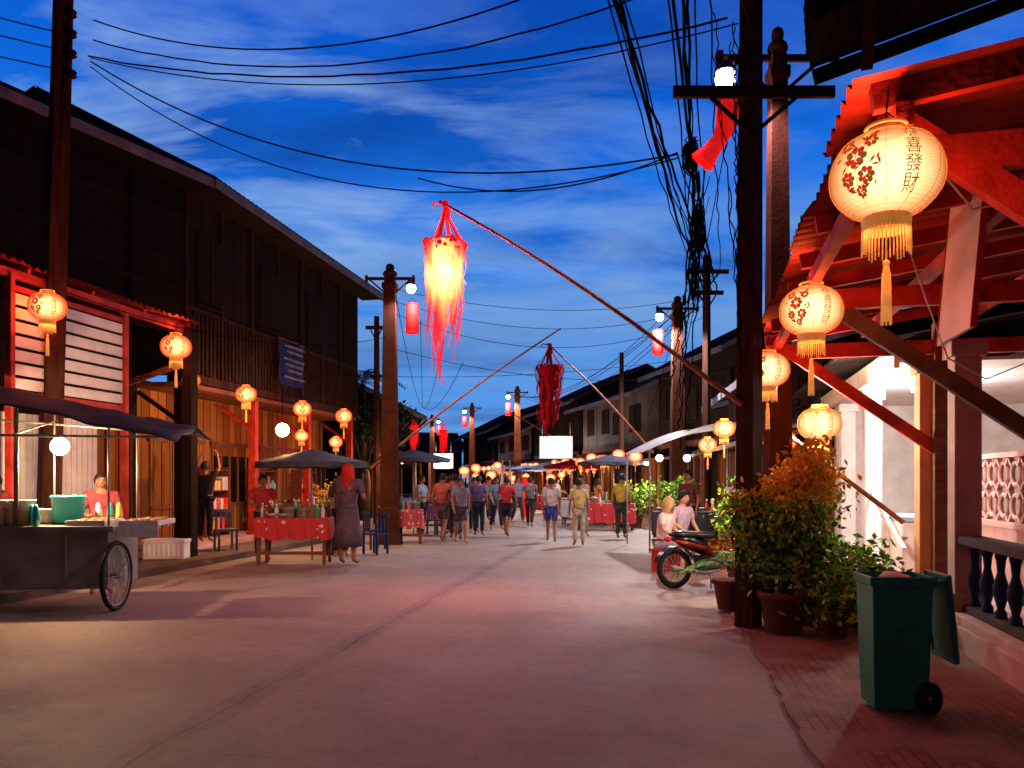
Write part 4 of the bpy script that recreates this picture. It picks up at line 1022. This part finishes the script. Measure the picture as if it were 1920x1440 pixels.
def lightbox(label,loc,rz,w_,h_):
    t=thing('illuminated_sign',label,'sign',loc,rz)
    m=M();m.bb(-w_/2,w_/2,.0,.14,0,h_,0);m.tube([(-w_/2+.1,.07,h_),(-w_/2+.1,.07,h_+.5)],.015,5);m.tube([(w_/2-.1,.07,h_),(w_/2-.1,.07,h_+.5)],.015,5);m.obj('case',m_metal,t)
    m=M();m.bb(-w_/2+.03,w_/2-.03,-.012,-.002,.03,h_-.03,0);m.obj('lit_panel',m_ledsign,t)
    m=M();m.ring((-w_*.25,-.02,h_*.55),h_*.16,.025,'Y',14,4,0);m.bb(-w_*.05,w_*.38,-.022,-.014,h_*.60,h_*.67,0);m.bb(-w_*.05,w_*.28,-.022,-.014,h_*.38,h_*.44,0);m.bb(-w_*.3,w_*.3,-.022,-.014,h_*.14,h_*.19,0)
    m.obj('lettering',[mat('sign_ink',(.10,.2,.32),.8,.1,4,0,emit=.8)],t)
    light('sign_light',(0,-.45,h_/2),70,(.9,.95,1),.3,t)
lightbox('white illuminated sign box hung above the stalls',(1.65,30,2.4),-.1,1.25,.85)
lightbox('small white illuminated sign above the crowd',(-2.75,32,2.05),0,.8,.62)
m=M();m.tube([(0,0,0),(.02,0,.5),(-.01,0,1.0),(0,0,1.5)],[.2,.17,.18,.15],12);m.ring((0,0,1.5),.16,.02);m.ring((0,0,.03),.2,.02)
m.obj('red_cloth_column',m_redglow,None,(.56,30,.2),0,'tall red cloth lantern column standing by the street','lantern')
t=thing('step_ladder','pale metal step ladder standing in the street','ladder',(-.3,41,0),.3)
m=M()
for x in (-.3,.3): m.beam((x,-.4,0),(x*.6,0,2.6),.05,.05);m.beam((x,.4,0),(x*.6,0,2.6),.05,.05)
m.obj('rails',m_white,t);m=M()
for i in range(7): f=i/7;m.bb(-.3+.12*f,.3-.12*f,-.38+.38*f,-.34+.38*f,.3+i*.33,.34+i*.33)
m.obj('steps',m_white,t)
# ------------------------------------------------------------------ bin
bx,by=2.62,5.5
t=thing('wheelie_bin','green plastic wheelie bin with its lid hanging open','bin',(bx,by,.03),math.radians(-6))
t.scale=(.80,.68,1.02)
m=M()
def fr(z,x0,x1,y0,y1): return [(x0,y0,z),(x1,y0,z),(x1,y1,z),(x0,y1,z)]
lv=[fr(.03,-.21,.215,-.21,.21),fr(.2,-.218,.225,-.22,.22),fr(.84,-.238,.245,-.25,.25),fr(.845,-.26,.27,-.275,.275),fr(.90,-.265,.275,-.28,.28),fr(.905,-.24,.25,-.255,.255),fr(.5,-.2,.21,-.2,.2)]
vs=sum(lv,[]);fs=[(3,2,1,0)]
for i in range(6):
    for j in range(4): fs.append((i*4+j,i*4+(j+1)%4,i*4+4+(j+1)%4,i*4+4+j))
fs.append((24,25,26,27));m.add(vs,fs,0)
m.bb(-.1,.1,-.262,-.235,.55,.56,0);m.bb(.25,.33,-.25,-.2,.84,.88);m.bb(.25,.33,.2,.25,.84,.88);m.tube([(.33,-.25,.87),(.33,.25,.87)],.016,8)
m.obj('body',m_bin,t,bevel=.012)
m=M();k=len(m.v);m.bb(-.02,.012,-.27,.27,-.58,0,0);m.bb(.012,.03,-.22,.22,-.52,-.06,0);m.bb(-.035,-.02,-.27,-.24,-.58,0,0);m.bb(-.035,-.02,.24,.27,-.58,0,0);m.bb(-.035,-.02,-.24,.24,-.58,-.55,0)
m.xf(k,Matrix.Rotation(-.12,4,'Y'));m.obj('lid',m_bin,t,(.37,0,.92),bevel=.008)
for y in (-.225,.225):
    m=M();m.ring((0,0,0),.085,.028,'Y',20,8,0);m.tube([(0,-.02,0),(0,.02,0)],.062,14,0);m.tube([(0,-.028,0),(0,.028,0)],.02,8,1);m.obj('wheel',[m_black,m_metal],t,(.22,y,.11))
m=M();m.sph((0,0,0),.09,14,0,1.2,1,.4)
for i in range(len(m.v)):
    v=Vector(m.v[i]);m.v[i]=tuple(v*(1+.45*noise.noise(v*18)))
m.obj('plastic_bag',[m_white],None,(bx+.03,by+.02,.93),0,'crumpled white plastic bag in the bin mouth','bag')
# ------------------------------------------------------------------ plants
def leaf(m,c,d,up,L,W,mi):
    c=Vector(c);d=Vector(d).normalized();s=d.cross(up)
    if s.length<.01: s=Vector((1,0,0))
    s.normalize();nn=s.cross(d)
    m.add([c,c+d*L*.45+s*W*.5+nn*W*.15,c+d*L,c+d*L*.45-s*W*.5+nn*W*.15,c+d*L*.5-nn*.0],[(0,1,4),(1,2,4),(2,3,4),(3,0,4)],mi)
def rdir(zb=0):
    v=Vector((R.gauss(0,1),R.gauss(0,1),R.gauss(0,1)+zb));return v.normalized()
def bush(label,loc,rx,ry,z0,z1,n_,L,orange,potr=.25,poth=.4,sprd=.10,thr=.48):
    t=thing('potted_bush',label,'potted plant',loc,0,'potted plants by the porch')
    m=M();m.lathe([(potr*.7,0),(potr*.75,.02),(potr*.95,poth*.85),(potr*1.08,poth*.86),(potr*1.08,poth),(potr*.92,poth),(potr*.85,poth*.9),(.001,poth*.88)],22);m.obj('pot',m_terra,t)
    m=M();cl=[]
    for i in range(34):
        u=R.uniform(0,1);a=R.uniform(0,6.28);rr=math.sqrt(R.random());z=z0+(z1-z0)*u
        k=1.0 if u>.35 else .55+u
        p=Vector((rx*rr*k*math.cos(a),ry*rr*k*math.sin(a),z));cl.append(p)
        m.tube([(R.uniform(-.06,.06),R.uniform(-.06,.06),poth*.85),(p.x*.4,p.y*.4,(poth+p.z)*.5),p],[.014,.01,.004],5)
    m.obj('stems',m_bark,t)
    m=M()
    for i in range(n_):
        c=R.choice(cl);p=c+Vector((R.gauss(0,sprd),R.gauss(0,sprd),R.gauss(0,sprd)));p.z=max(p.z,poth*.6)
        hfrac=(p.z-z0)/(z1-z0)
        k=R.random()
        if k<orange*max(0,min(1,(hfrac-thr)*4)): mi=3
        elif k<.25: mi=0
        elif k<.68: mi=1
        else: mi=2
        leaf(m,p,rdir(.3),rdir(1),L*R.uniform(.6,1.3),L*.55,mi)
    m.obj('foliage',[m_leafd,m_leafm,m_leafy,m_leafo],t);return t
bush('large potted shrub with lantern-lit orange crown beside the pole',(2.80,8.25,.03),.46,.34,.62,1.80,5200,.085,.85,.24,.42,.09,.52)  # crown's orange carries lantern light as well as leaf colour
bush('leafy green potted shrub with lantern-lit orange top',(3.22,8.75,.03),.28,.34,.5,1.62,2400,.09,.7,thr=.62)  # lantern light put into the orange of the upper leaves
bush('small leafy potted plant on the pavement',(3.20,8.0,.03),.24,.28,.2,.72,1300,.09,.0,.2,.3)
bush('potted shrub beside the motorcycle',(3.25,11.2,.03),.3,.35,.4,1.35,1500,.10,.1)
bush('low potted plant with broad leaves',(3.75,8.7,.03),.26,.3,.3,.8,900,.11,.0,.3,.4)
bush('green potted shrub by the stalls',(4.3,21,.03),.45,.5,.5,1.5,1300,.12,.0)
bush('green potted shrub by the shophouses',(4.1,26.5,.03),.5,.5,.5,1.4,900,.13,.1)
bush('marigold plants in a pot behind the stall',(-3.85,17.2,0),.3,.3,.5,1.55,1000,.09,1.0)
def palm(label,loc,nf,L,h,name='potted_palm',cat='potted plant',tr=0,pot=True):
    t=thing(name,label,cat,loc,0)
    m=M()
    if pot: m.lathe([(.15,0),(.2,.3),(.23,.31),(.23,.36),(.18,.35),(.001,.32)],18,m=0);m.obj('pot',m_terra,t)
    else:
        m.tube([(0,0,0),(.05,0,h*.5),(0,.05,h)],[.16,.12,.1],10);m.obj('trunk',m_bark,t)
    m=M()
    for i in range(nf):
        a=i*2.4+R.uniform(-.3,.3);el=R.uniform(.5,1.3);l=L*R.uniform(.7,1.1);pts=[]
        for q in range(11):
            u=q/10;r=l*u*math.cos(el)*(1+.3*u);z=h+l*(math.sin(el)*u-.75*u*u)
            pts.append(Vector((math.cos(a)*r,math.sin(a)*r,z)))
        m.tube(pts,[.012-.001*q for q in range(11)],4,0)
        for q in range(2,11):
            p=pts[q];d=(pts[q]-pts[q-1]).normalized();s=Vector((-math.sin(a),math.cos(a),0))
            for sg in (-1,1):
                for kk in range(2):
                    pp=p-(pts[q]-pts[q-1])*kk*.5
                    leaf(m,pp,d*.6+s*sg-Vector((0,0,.35)),Vector((0,0,1)),l*.28*(1.15-.07*q),l*.035,1 if R.random()<.6 else 0)
    m.obj('fronds',[m_leafd,m_leafm] if pot else [m_leafp,m_leafp],t)
palm('potted palm with arching fronds at the kerb',(2.66,9.75,.03),16,.66,.5)
palm('potted palm with arching fronds by the porch',(3.75,9.7,.03),14,.85,.6)
palm('dark palm tree rising behind the timber house',(-5.6,30,0),18,1.9,5.2,'palm_tree','tree',pot=False)
def tree(label,loc,h,r,n_):
    t=thing('tree',label,'tree',loc)
    m=M();m.tube([(0,0,0),(.1,0,h*.35),(0,.1,h*.6)],[.16,.12,.08],9);cl=[]
    for i in range(14):
        p=Vector((R.gauss(0,r*.5),R.gauss(0,r*.5),h*.72+R.gauss(0,h*.15)));cl.append(p);m.tube([(0,.05,h*.45),(p.x*.5,p.y*.5,h*.6),p],[.05,.03,.01],5)
    m.obj('trunk',m_bark,t);m=M()
    for i in range(n_):
        c=R.choice(cl);p=c+Vector((R.gauss(0,r*.2),R.gauss(0,r*.2),R.gauss(0,r*.18)));leaf(m,p,rdir(),rdir(),.22,.11,R.choice((0,0,1)))
    m.obj('crown',[m_leafp,m_leafp],t)
tree('dark leafy tree behind the far lamp post',(-5.3,28.8,0),4.2,1.0,1800)
# ------------------------------------------------------------------ motorcycle
mc=math.radians(22)
t=thing('motorcycle','small red and black motorcycle parked at the kerb','motorcycle',(2.93,11.9,.02),mc)
def mw(x,steer=0):
    m=M();m.ring((0,0,.29),.255,.042,'Y',28,8,0);m.ring((0,0,.29),.21,.015,'Y',28,5,1);m.tube([(0,-.06,.29),(0,.06,.29)],.045,10,1)
    for i in range(16):
        a=i*math.pi/8;m.tube([(0,.03*(-1)**i,.29),(.2*math.cos(a),0,.29+.2*math.sin(a))],.004,4,1)
    m.obj('wheel',[m_black,m_metal],t,(x,0,0))
mw(-.6);mw(.62)
mr=mat('red_gloss_plastic',(.36,.01,.008),.3,.1,4,0);mk=mat('black_gloss_plastic',(.012,.012,.014),.3,.1,4,0)
m=M();m.tube([(-.62,0,.74),(-.4,0,.68),(-.1,0,.58)],[.05,.11,.12],10,1);m.tube([(-.1,0,.58),(.15,0,.5),(.35,0,.62),(.45,0,.84)],[.115,.10,.11,.08],10,0);k=len(m.v)
m.tube([(-.66,-.085,.70),(-.4,-.115,.64),(-.15,-.12,.58)],[.02,.035,.03],8,0)
m.box((-.02,0,.36),(.36,.2,.22),1);m.tube([(-.05,-.1,.36),(.1,-.1,.36)],.08,10,2)
m.add([(.22,-.16,.75),(.38,-.18,.3),(.12,-.14,.25),(.05,-.12,.55),(.22,.16,.75),(.38,.18,.3),(.12,.14,.25),(.05,.12,.55)],[(0,1,2,3),(7,6,5,4),(0,4,5,1)],0)
m.obj('body',[mr,mk,m_metal],t)
m=M();m.tube([(-.68,0,.80),(-.5,0,.81),(-.25,0,.77),(.02,0,.73),(.14,0,.70)],[.05,.12,.13,.12,.05],10)
for i in range(len(m.v)): x,y,z=m.v[i];m.v[i]=(x,y*1.0,.77+(z-.77)*.45)
m.obj('seat',mk,t)
m=M();m.tube([(.62,-.07,.29),(.5,-.07,.7),(.42,0,.95)],.022,8);m.tube([(.62,.07,.29),(.5,.07,.7),(.42,0,.95)],.022,8);m.obj('fork',m_metal,t)
m=M();m.tube([(.36,-.34,1.0),(.42,-.12,.98),(.44,0,.95),(.42,.12,.98),(.36,.34,1.0)],.014,8)
for y in (-.3,.3): m.tube([(.38,y,1.0),(.42,y*1.05,1.18)],.006,5);m.sph((.42,y*1.1,1.21),.05,8,0,.3,1,.7)
m.obj('handlebar',mk,t)
m=M();m.sph((.5,0,.9),.09,12);m.obj('headlight',m_metal,t)
m=M();m.tube([(.1,-.13,.25),(-.2,-.15,.22),(-.75,-.17,.32)],[.02,.03,.045],10);m.obj('exhaust',m_metal,t)
for x,r0 in ((-.6,.33),(.62,.32)):
    m=M();pts=[(r0*math.cos(a),0,.29+r0*math.sin(a)) for a in [math.pi*(.15+.75*i/10) for i in range(11)]];m.strip(pts,.12,axis=(0,1,0));m.obj('mudguard',mk if x<0 else mr,t,(x,0,0))
m=M();m.sph((-.72,0,.72),.06,8,0,.8,1.3,.7);m.obj('tail_light',mat('red_lens',(.6,.01,.01),.2,.1,4,0,emit=.2),t)
m=M();m.tube([(-.05,-.1,.25),(-.12,-.22,.0)],.012,6);m.obj('kickstand',m_metal,t)
# ------------------------------------------------------------------ people
def skin(verts,edges,rad,sub=1):
    me=bpy.data.meshes.new('s');me.from_pydata(verts,edges,[]);o=bpy.data.objects.new('s',me);COL.objects.link(o)
    o.modifiers.new('Skin','SKIN')
    for i,r in enumerate(rad): me.skin_vertices[0].data[i].radius=(r,r) if not isinstance(r,tuple) else r
    me.skin_vertices[0].data[0].use_root=True
    s=o.modifiers.new('Sub','SUBSURF');s.levels=sub
    dg=bpy.context.evaluated_depsgraph_get();e=bpy.data.meshes.new_from_object(o.evaluated_get(dg))
    v=[tuple(x.co) for x in e.vertices];f=[tuple(p.vertices) for p in e.polygons]
    bpy.data.objects.remove(o);bpy.data.meshes.remove(e);return v,f
def joints(pose):
    j=dict(P=(0,0,.93),W=(0,0,1.10),C=(0,.0,1.32),N=(0,.0,1.455),H=(0,-.015,1.57))
    for s,n_ in ((1,'l'),(-1,'r')):
        j['s'+n_]=(.175*s,0,1.39);j['e'+n_]=(.225*s,.03,1.12);j['w'+n_]=(.235*s,-.05,.88);j['h'+n_]=(.235*s,-.07,.80)
        j['q'+n_]=(.09*s,0,.88);j['k'+n_]=(.10*s,-.02,.49);j['a'+n_]=(.10*s,.02,.09);j['t'+n_]=(.12*s,-.13,.035)
    if pose=='walk':
        j['kl']=(.09,-.16,.51);j['al']=(.09,-.24,.10);j['tl']=(.10,-.39,.05)
        j['kr']=(-.09,.06,.49);j['ar']=(-.09,.30,.14);j['tr']=(-.10,.17,.04)
        j['el']=(.23,.12,1.14);j['wl']=(.23,.10,.90);j['hl']=(.23,.08,.82)
        j['er']=(-.23,-.07,1.13);j['wr']=(-.22,-.22,.93);j['hr']=(-.215,-.27,.87)
    if pose in('reach','sit'):
        j['el']=(.24,-.08,1.13);j['wl']=(.17,-.30,1.05);j['hl']=(.15,-.38,1.04)
        j['er']=(-.24,-.05,1.13);j['wr']=(-.14,-.28,1.10);j['hr']=(-.12,-.35,1.13)
    if pose=='raise':
        for s,n_ in ((1,'l'),(-1,'r')): j['e'+n_]=(.27*s,-.08,1.56);j['w'+n_]=(.2*s,-.15,1.80);j['h'+n_]=(.17*s,-.17,1.88)
    if pose=='sit':
        for k in j:
            x,y,z=j[k]
            if k[0] not in 'kat': j[k]=(x,y-(z-.93)*.15 if z>.93 else y,z-.40)
        for s,n_ in ((1,'l'),(-1,'r')):
            j['k'+n_]=(.13*s,-.42,.53);j['a'+n_]=(.13*s,-.40,.10);j['t'+n_]=(.14*s,-.55,.04)
        j['wl']=(.14,-.32,.60);j['hl']=(.12,-.39,.57);j['wr']=(-.14,-.32,.60);j['hr']=(-.12,-.39,.57);j['el']=(.24,-.10,.76);j['er']=(-.24,-.1,.76)
    return j
def lerp(a,b,t): return tuple(a[i]+(b[i]-a[i])*t for i in range(3))
_pc={}
def pmesh(pose):
    if pose in _pc: return _pc[pose]
    j=joints(pose)
    ks=['P','W','C','N','H'];V=[j[k] for k in ks];E=[(0,1),(1,2),(2,3),(3,4)];Rd=[.125,.115,.13,.052,.05]
    def ch(root,pts,rs):
        last=root
        for p,r in zip(pts,rs): V.append(p);Rd.append(r);E.append((last,len(V)-1));last=len(V)-1
    for s in 'lr':
        ch(2,[j['s'+s],lerp(j['s'+s],j['e'+s],.5),j['e'+s],lerp(j['e'+s],j['w'+s],.4),j['w'+s],j['h'+s]],[.055,.045,.037,.036,.025,.03])
        ch(0,[j['q'+s],lerp(j['q'+s],j['k'+s],.5),j['k'+s],lerp(j['k'+s],j['a'+s],.35),j['a'+s],j['t'+s]],[.085,.075,.055,.052,.034,.032])
    v,f=skin(V,E,Rd);m=M();m.add(v,f,0,True)
    H=Vector(j['H']);k=len(m.v);m.lathe([(max(.001,math.sin(math.pi*i/12))*.078*(1 if i>5 else .86+.03*i),-math.cos(math.pi*i/12)*.115) for i in range(13)],16,(0,0,0),0,True,False,1,1.22)
    m.sph((0,-.098,-.012),.016,8,0,.8,1.1,1.5)
    for s in (-1,1): m.sph((.078*s,.005,-.01),.022,8,0,.4,.8,1.2);m.sph((.03*s,-.084,.014),.011,8,1)
    m.box((0,-.088,-.055),(.04,.012,.010),2);m.box((.03,-.09,.032),(.03,.008,.006),1);m.box((-.03,-.09,.032),(.03,.008,.006),1)
    m.xf(k,Matrix.Translation(H+Vector((0,0,.015))))
    for s,sg in (('l',1),('r',-1)):
        w_=Vector(j['w'+s]);h=Vector(j['h'+s]);d=(h-w_).normalized();sd=d.cross(Vector((1,0,0)))
        sd=sd.normalized() if sd.length>.1 else Vector((0,1,0));inn=Vector((-sg,0,0))
        for i in range(4):
            b=h+sd*(i-1.5)*.018+d*.012;L=(.065,.075,.07,.055)[i]
            m.tube([b,b+d*L*.5,b+d*L*.85+inn*.02,b+d*L*.95+inn*.035],[.009,.008,.0075,.006],6)
        m.tube([h-d*.03-sd*.025,h-sd*.045+inn*.01,h+d*.025-sd*.05+inn*.02],[.011,.0095,.0075],6)
    body=m.mesh('person',[m_black,m_black,m_black])
    V=[j['W'],lerp(j['P'],j['W'],.25),j['C'],lerp(j['C'],j['N'],.6)];E=[(0,1),(0,2),(2,3)];Rd=[.142,.15,.16,.075]
    for s in 'lr':
        last=2
        for p,r in ((j['s'+s],.080),(lerp(j['s'+s],j['e'+s],.35),.070),(lerp(j['s'+s],j['e'+s],.80),.066)): V.append(p);Rd.append(r);E.append((last,len(V)-1));last=len(V)-1
    v,f=skin(V,E,Rd);ms=M();ms.add(v,f,0,True);shirt=ms.mesh('shirt',[m_black])
    def legs(frac):
        V=[j['P']];E=[];Rd=[.14]
        for s in 'lr':
            last=0;pts=[(j['q'+s],.098),(lerp(j['q'+s],j['k'+s],.5),.09)]
            if frac>.5: pts+=[(j['k'+s],.072),(lerp(j['k'+s],j['a'+s],.5),.066),(lerp(j['k'+s],j['a'+s],.9),.055)]
            else: pts+=[(lerp(j['q'+s],j['k'+s],.9),.085)]
            for p,r in pts: V.append(p);Rd.append(r);E.append((last,len(V)-1));last=len(V)-1
        v,f=skin(V,E,Rd);q=M();q.add(v,f,0,True);return q
    tr=legs(1).mesh('trousers',[m_black]);sh=legs(.3).mesh('shorts',[m_black])
    q=M();p=j['P'];q.lathe([(.13,p[2]+.12),(.16,p[2]),(.19,p[2]-.3),(.23,p[2]-.62),(.225,p[2]-.62),(.15,p[2]-.1)],20,(0,0,0));
    for i in range(len(q.v)):
        x,y,z=q.v[i];a=math.atan2(y,x);f_=1+.05*math.sin(a*7)*(p[2]+.1-z);q.v[i]=(x*f_,y*f_,z)
    sk=q.mesh('skirt',[m_black])
    def hair(lng):
        q=M();k=len(q.v);n_=16;vs=[]
        rows=9
        for i in range(rows):
            th=math.pi*i/(rows-1)*.62 if not lng else math.pi*i/(rows-1)*.7
            for a_ in range(n_):
                a=2*math.pi*a_/n_;front=max(0,-math.sin(a))
                th2=th*(1-.42*front);r=.093*math.sin(th2)+.003;z=.123*math.cos(th2)
                vs.append((r*math.cos(a),r*1.2*math.sin(a)+.006,z-(0 if not lng else max(0,th-1.2)*.22*(1-front))))
        fs=[(i*n_+a_,i*n_+(a_+1)%n_,(i+1)*n_+(a_+1)%n_,(i+1)*n_+a_) for i in range(rows-1) for a_ in range(n_)]
        q.add(vs,fs,0,True);q.xf(k,Matrix.Translation(H+Vector((0,0,.02))));return q.mesh('hair',[m_black])
    _pc[pose]=dict(body=body,shirt=shirt,trousers=tr,shorts=sh,skirt=sk,hair=hair(False),long=hair(True));return _pc[pose]
m_skin=mat('skin',(.27,.12,.07),.6,.08,6,0,spec=.2);m_skinl=mat('fair_skin',(.55,.32,.22),.55,.08,6,0)
m_eye=mat('dark_eye',(.01,.008,.008),.3,0,4,0);m_lip=mat('lips',(.3,.07,.05),.5,0,4,0)
m_hair=mat('black_hair',(.012,.009,.008),.6,.2,20,.2,spec=.2);m_blond=mat('blond_hair',(.5,.32,.13),.5,.2,20,.2)
cm_={}
def cl(c):
    if c not in cm_: cm_[c]=mat('cloth_%d'%len(cm_),sc3(c,.8),.9,.35,7,.4,spec=.1)
    return cm_[c]
def person(label,loc,rz,pose='stand',shirt=(.3,.3,.3),low='trousers',lc=(.03,.03,.05),hair='hair',hm=None,sk=None,scl=1.0):
    pm=pmesh(pose)
    def put(name,data,par,mats):
        o=link(name,data,par)
        for i,q in enumerate(mats): o.material_slots[i].link='OBJECT';o.material_slots[i].material=q
        return o
    b=put('person',pm['body'],None,[sk or m_skin,m_eye,m_lip]);b.location=loc;b.rotation_euler=(0,0,rz);b.scale=scl if isinstance(scl,tuple) else (scl,)*3
    b['label']=label;b['category']='person';b['group']='people in the street market'
    put('shirt',pm['shirt'],b,[cl(shirt)]);put(low,pm[low],b,[cl(lc)]);put('hair',pm[hair],b,[hm or m_hair])
    return b
person('person in a grey-purple dress and red scarf at the stall',(-3.1,15.1,0),2.9,'reach',(.13,.08,.11),'skirt',(.11,.075,.10),'long',cl((.5,.03,.02)),scl=(1.25,1.25,1.12))
person('person in a red shirt standing behind the stall table',(-4.95,15.9,0),.4,'reach',(.45,.04,.05),'trousers',(.04,.04,.06))
person('person in dark clothes with raised arms by the wooden doors',(-6.75,17.6,.22),3.0,'raise',(.03,.02,.02),'trousers',(.02,.02,.03),scl=1.05)
person('person in a pink shirt tending the food cart',(-5.75,11.2,0),.5,'reach',(.30,.06,.08),'trousers',(.1,.05,.06))
person('person in a dark red shirt behind the food cart',(-7.25,11.2,0),-.2,'reach',(.22,.05,.05),'trousers',(.1,.05,.06))
cr=[((-3.55,16.6),.3,'stand',(.10,.07,.16),'trousers',(.02,.02,.04),'person in a dark purple shirt by the umbrella stall'),
((-2.55,22.5),1.2,'reach',(.25,.3,.4),'trousers',(.03,.03,.04),'person in a grey-blue shirt at a stall'),
((-1.78,20.6),2.8,'walk',(.45,.10,.10),'shorts',(.1,.08,.1),'person in a red shirt walking'),
((-1.5,21.4),3.3,'walk',(.28,.24,.34),'trousers',(.06,.05,.08),'person in a mauve shirt walking away'),
((-1.3,20.2),.2,'walk',(.20,.20,.32),'shorts',(.07,.06,.1),'person in a blue-grey shirt strolling'),
((-.95,22.8),3.0,'stand',(.12,.09,.22),'trousers',(.03,.03,.05),'person in a dark blue shirt standing'),
((-.5,25.5),.4,'walk',(.10,.14,.25),'trousers',(.02,.02,.04),'person in a navy shirt walking'),
((-.15,22.4),2.9,'walk',(.5,.05,.05),'shorts',(.04,.04,.08),'person in a red shirt and dark shorts walking'),
((-1.9,24.5),2.5,'stand',(.35,.3,.3),'trousers',(.05,.05,.06),'person in a grey shirt standing at a stall'),
((-2.3,26.5),.8,'stand',(.3,.08,.08),'skirt',(.2,.1,.1),'person in a red blouse and skirt'),
((1.0,20.4),3.1,'walk',(.6,.58,.6),'shorts',(.05,.1,.4),'person in a white top and blue shorts walking'),
((1.62,19.4),3.2,'stand',(.65,.52,.22),'trousers',(.5,.45,.36),'person in a pale yellow shirt standing in the street'),
((1.95,22.6),.2,'walk',(.6,.55,.5),'trousers',(.3,.28,.25),'person in a cream shirt walking'),
((2.95,21.6),2.6,'stand',(.5,.40,.06),'trousers',(.04,.05,.05),'person in a yellow shirt by the stalls'),
((3.2,30),1.9,'reach',(.5,.2,.1),'skirt',(.3,.1,.05),'person in an orange top at a stall'),
((.2,29),.5,'walk',(.2,.18,.25),'trousers',(.03,.03,.05),'person in grey walking down the street'),
((-.9,31),2.9,'walk',(.4,.1,.12),'trousers',(.04,.03,.05),'person in a dull red shirt walking'),
((-1.6,34),.1,'stand',(.25,.25,.35),'trousers',(.03,.03,.05),'person in a blue-grey shirt standing'),
((.9,36),.1,'walk',(.5,.45,.4),'trousers',(.05,.05,.05),'person in a pale shirt walking'),
((-2.7,38),.1,'walk',(.3,.1,.1),'trousers',(.05,.05,.05),'person in a dark red shirt walking'),
((3.75,17.0),-.9,'stand',(.12,.05,.05),'trousers',(.03,.03,.04),'person in dark clothes by the tent'),
((4.9,17.6),-.6,'reach',(.3,.3,.35),'trousers',(.03,.03,.04),'person in a grey shirt tending the stall'),
((-1.15,24.2),.4,'stand',(.22,.06,.08),'trousers',(.03,.03,.04),'person in a maroon shirt standing'),
((-1.7,23.0),3.4,'walk',(.15,.14,.22),'trousers',(.04,.03,.05),'person in a slate shirt walking away'),
((-.65,27.5),2.7,'walk',(.35,.30,.36),'trousers',(.06,.05,.07),'person in a lilac shirt walking'),
((-2.0,28.5),.1,'stand',(.12,.16,.3),'trousers',(.03,.03,.05),'person in a blue shirt standing'),
((.6,26.8),3.0,'walk',(.14,.10,.12),'trousers',(.03,.03,.04),'person in a dark shirt walking away'),
((-.2,33),.3,'stand',(.4,.36,.34),'trousers',(.06,.05,.05),'person in a pale grey shirt standing'),
((1.5,31.5),2.6,'walk',(.4,.12,.10),'shorts',(.1,.1,.12),'person in a rust-coloured shirt walking'),
((2.0,35.5),1.2,'reach',(.35,.3,.3),'trousers',(.05,.05,.05),'person in a grey top buying snacks')]
for (xy,rz,ps,sh,lo,lc,lb) in cr: person(lb,(xy[0],xy[1],0 if xy[0]<3.5 else .03),rz,ps,sh,lo,lc,scl=R.uniform(.95,1.05),hair='long' if lo=='skirt' else 'hair')
person('seated person with blond hair in a white top leaning forward',(2.62,13.9,.0),1.0,'sit',(.85,.8,.78),'shorts',(.4,.4,.42),'long',m_blond,m_skinl)
person('seated person in a pale lilac shirt',(3.05,14.6,.03),.6,'sit',(.6,.5,.65),'trousers',(.1,.1,.15),'hair',None,m_skinl,1.05)
st=M();st.bb(-.17,.17,-.17,.17,.37,.41);st.bb(-.15,-.11,-.15,.15,0,.37);st.bb(.11,.15,-.15,.15,0,.37)
sm_=st.mesh('stool',[m_red])
for p in ((2.62,13.9,.0),(3.05,14.6,.03)): link('stool',sm_,None,(p[0]+.02,p[1]+.02,p[2]),.8,'small red wooden stool under a seated person','stool','stools')
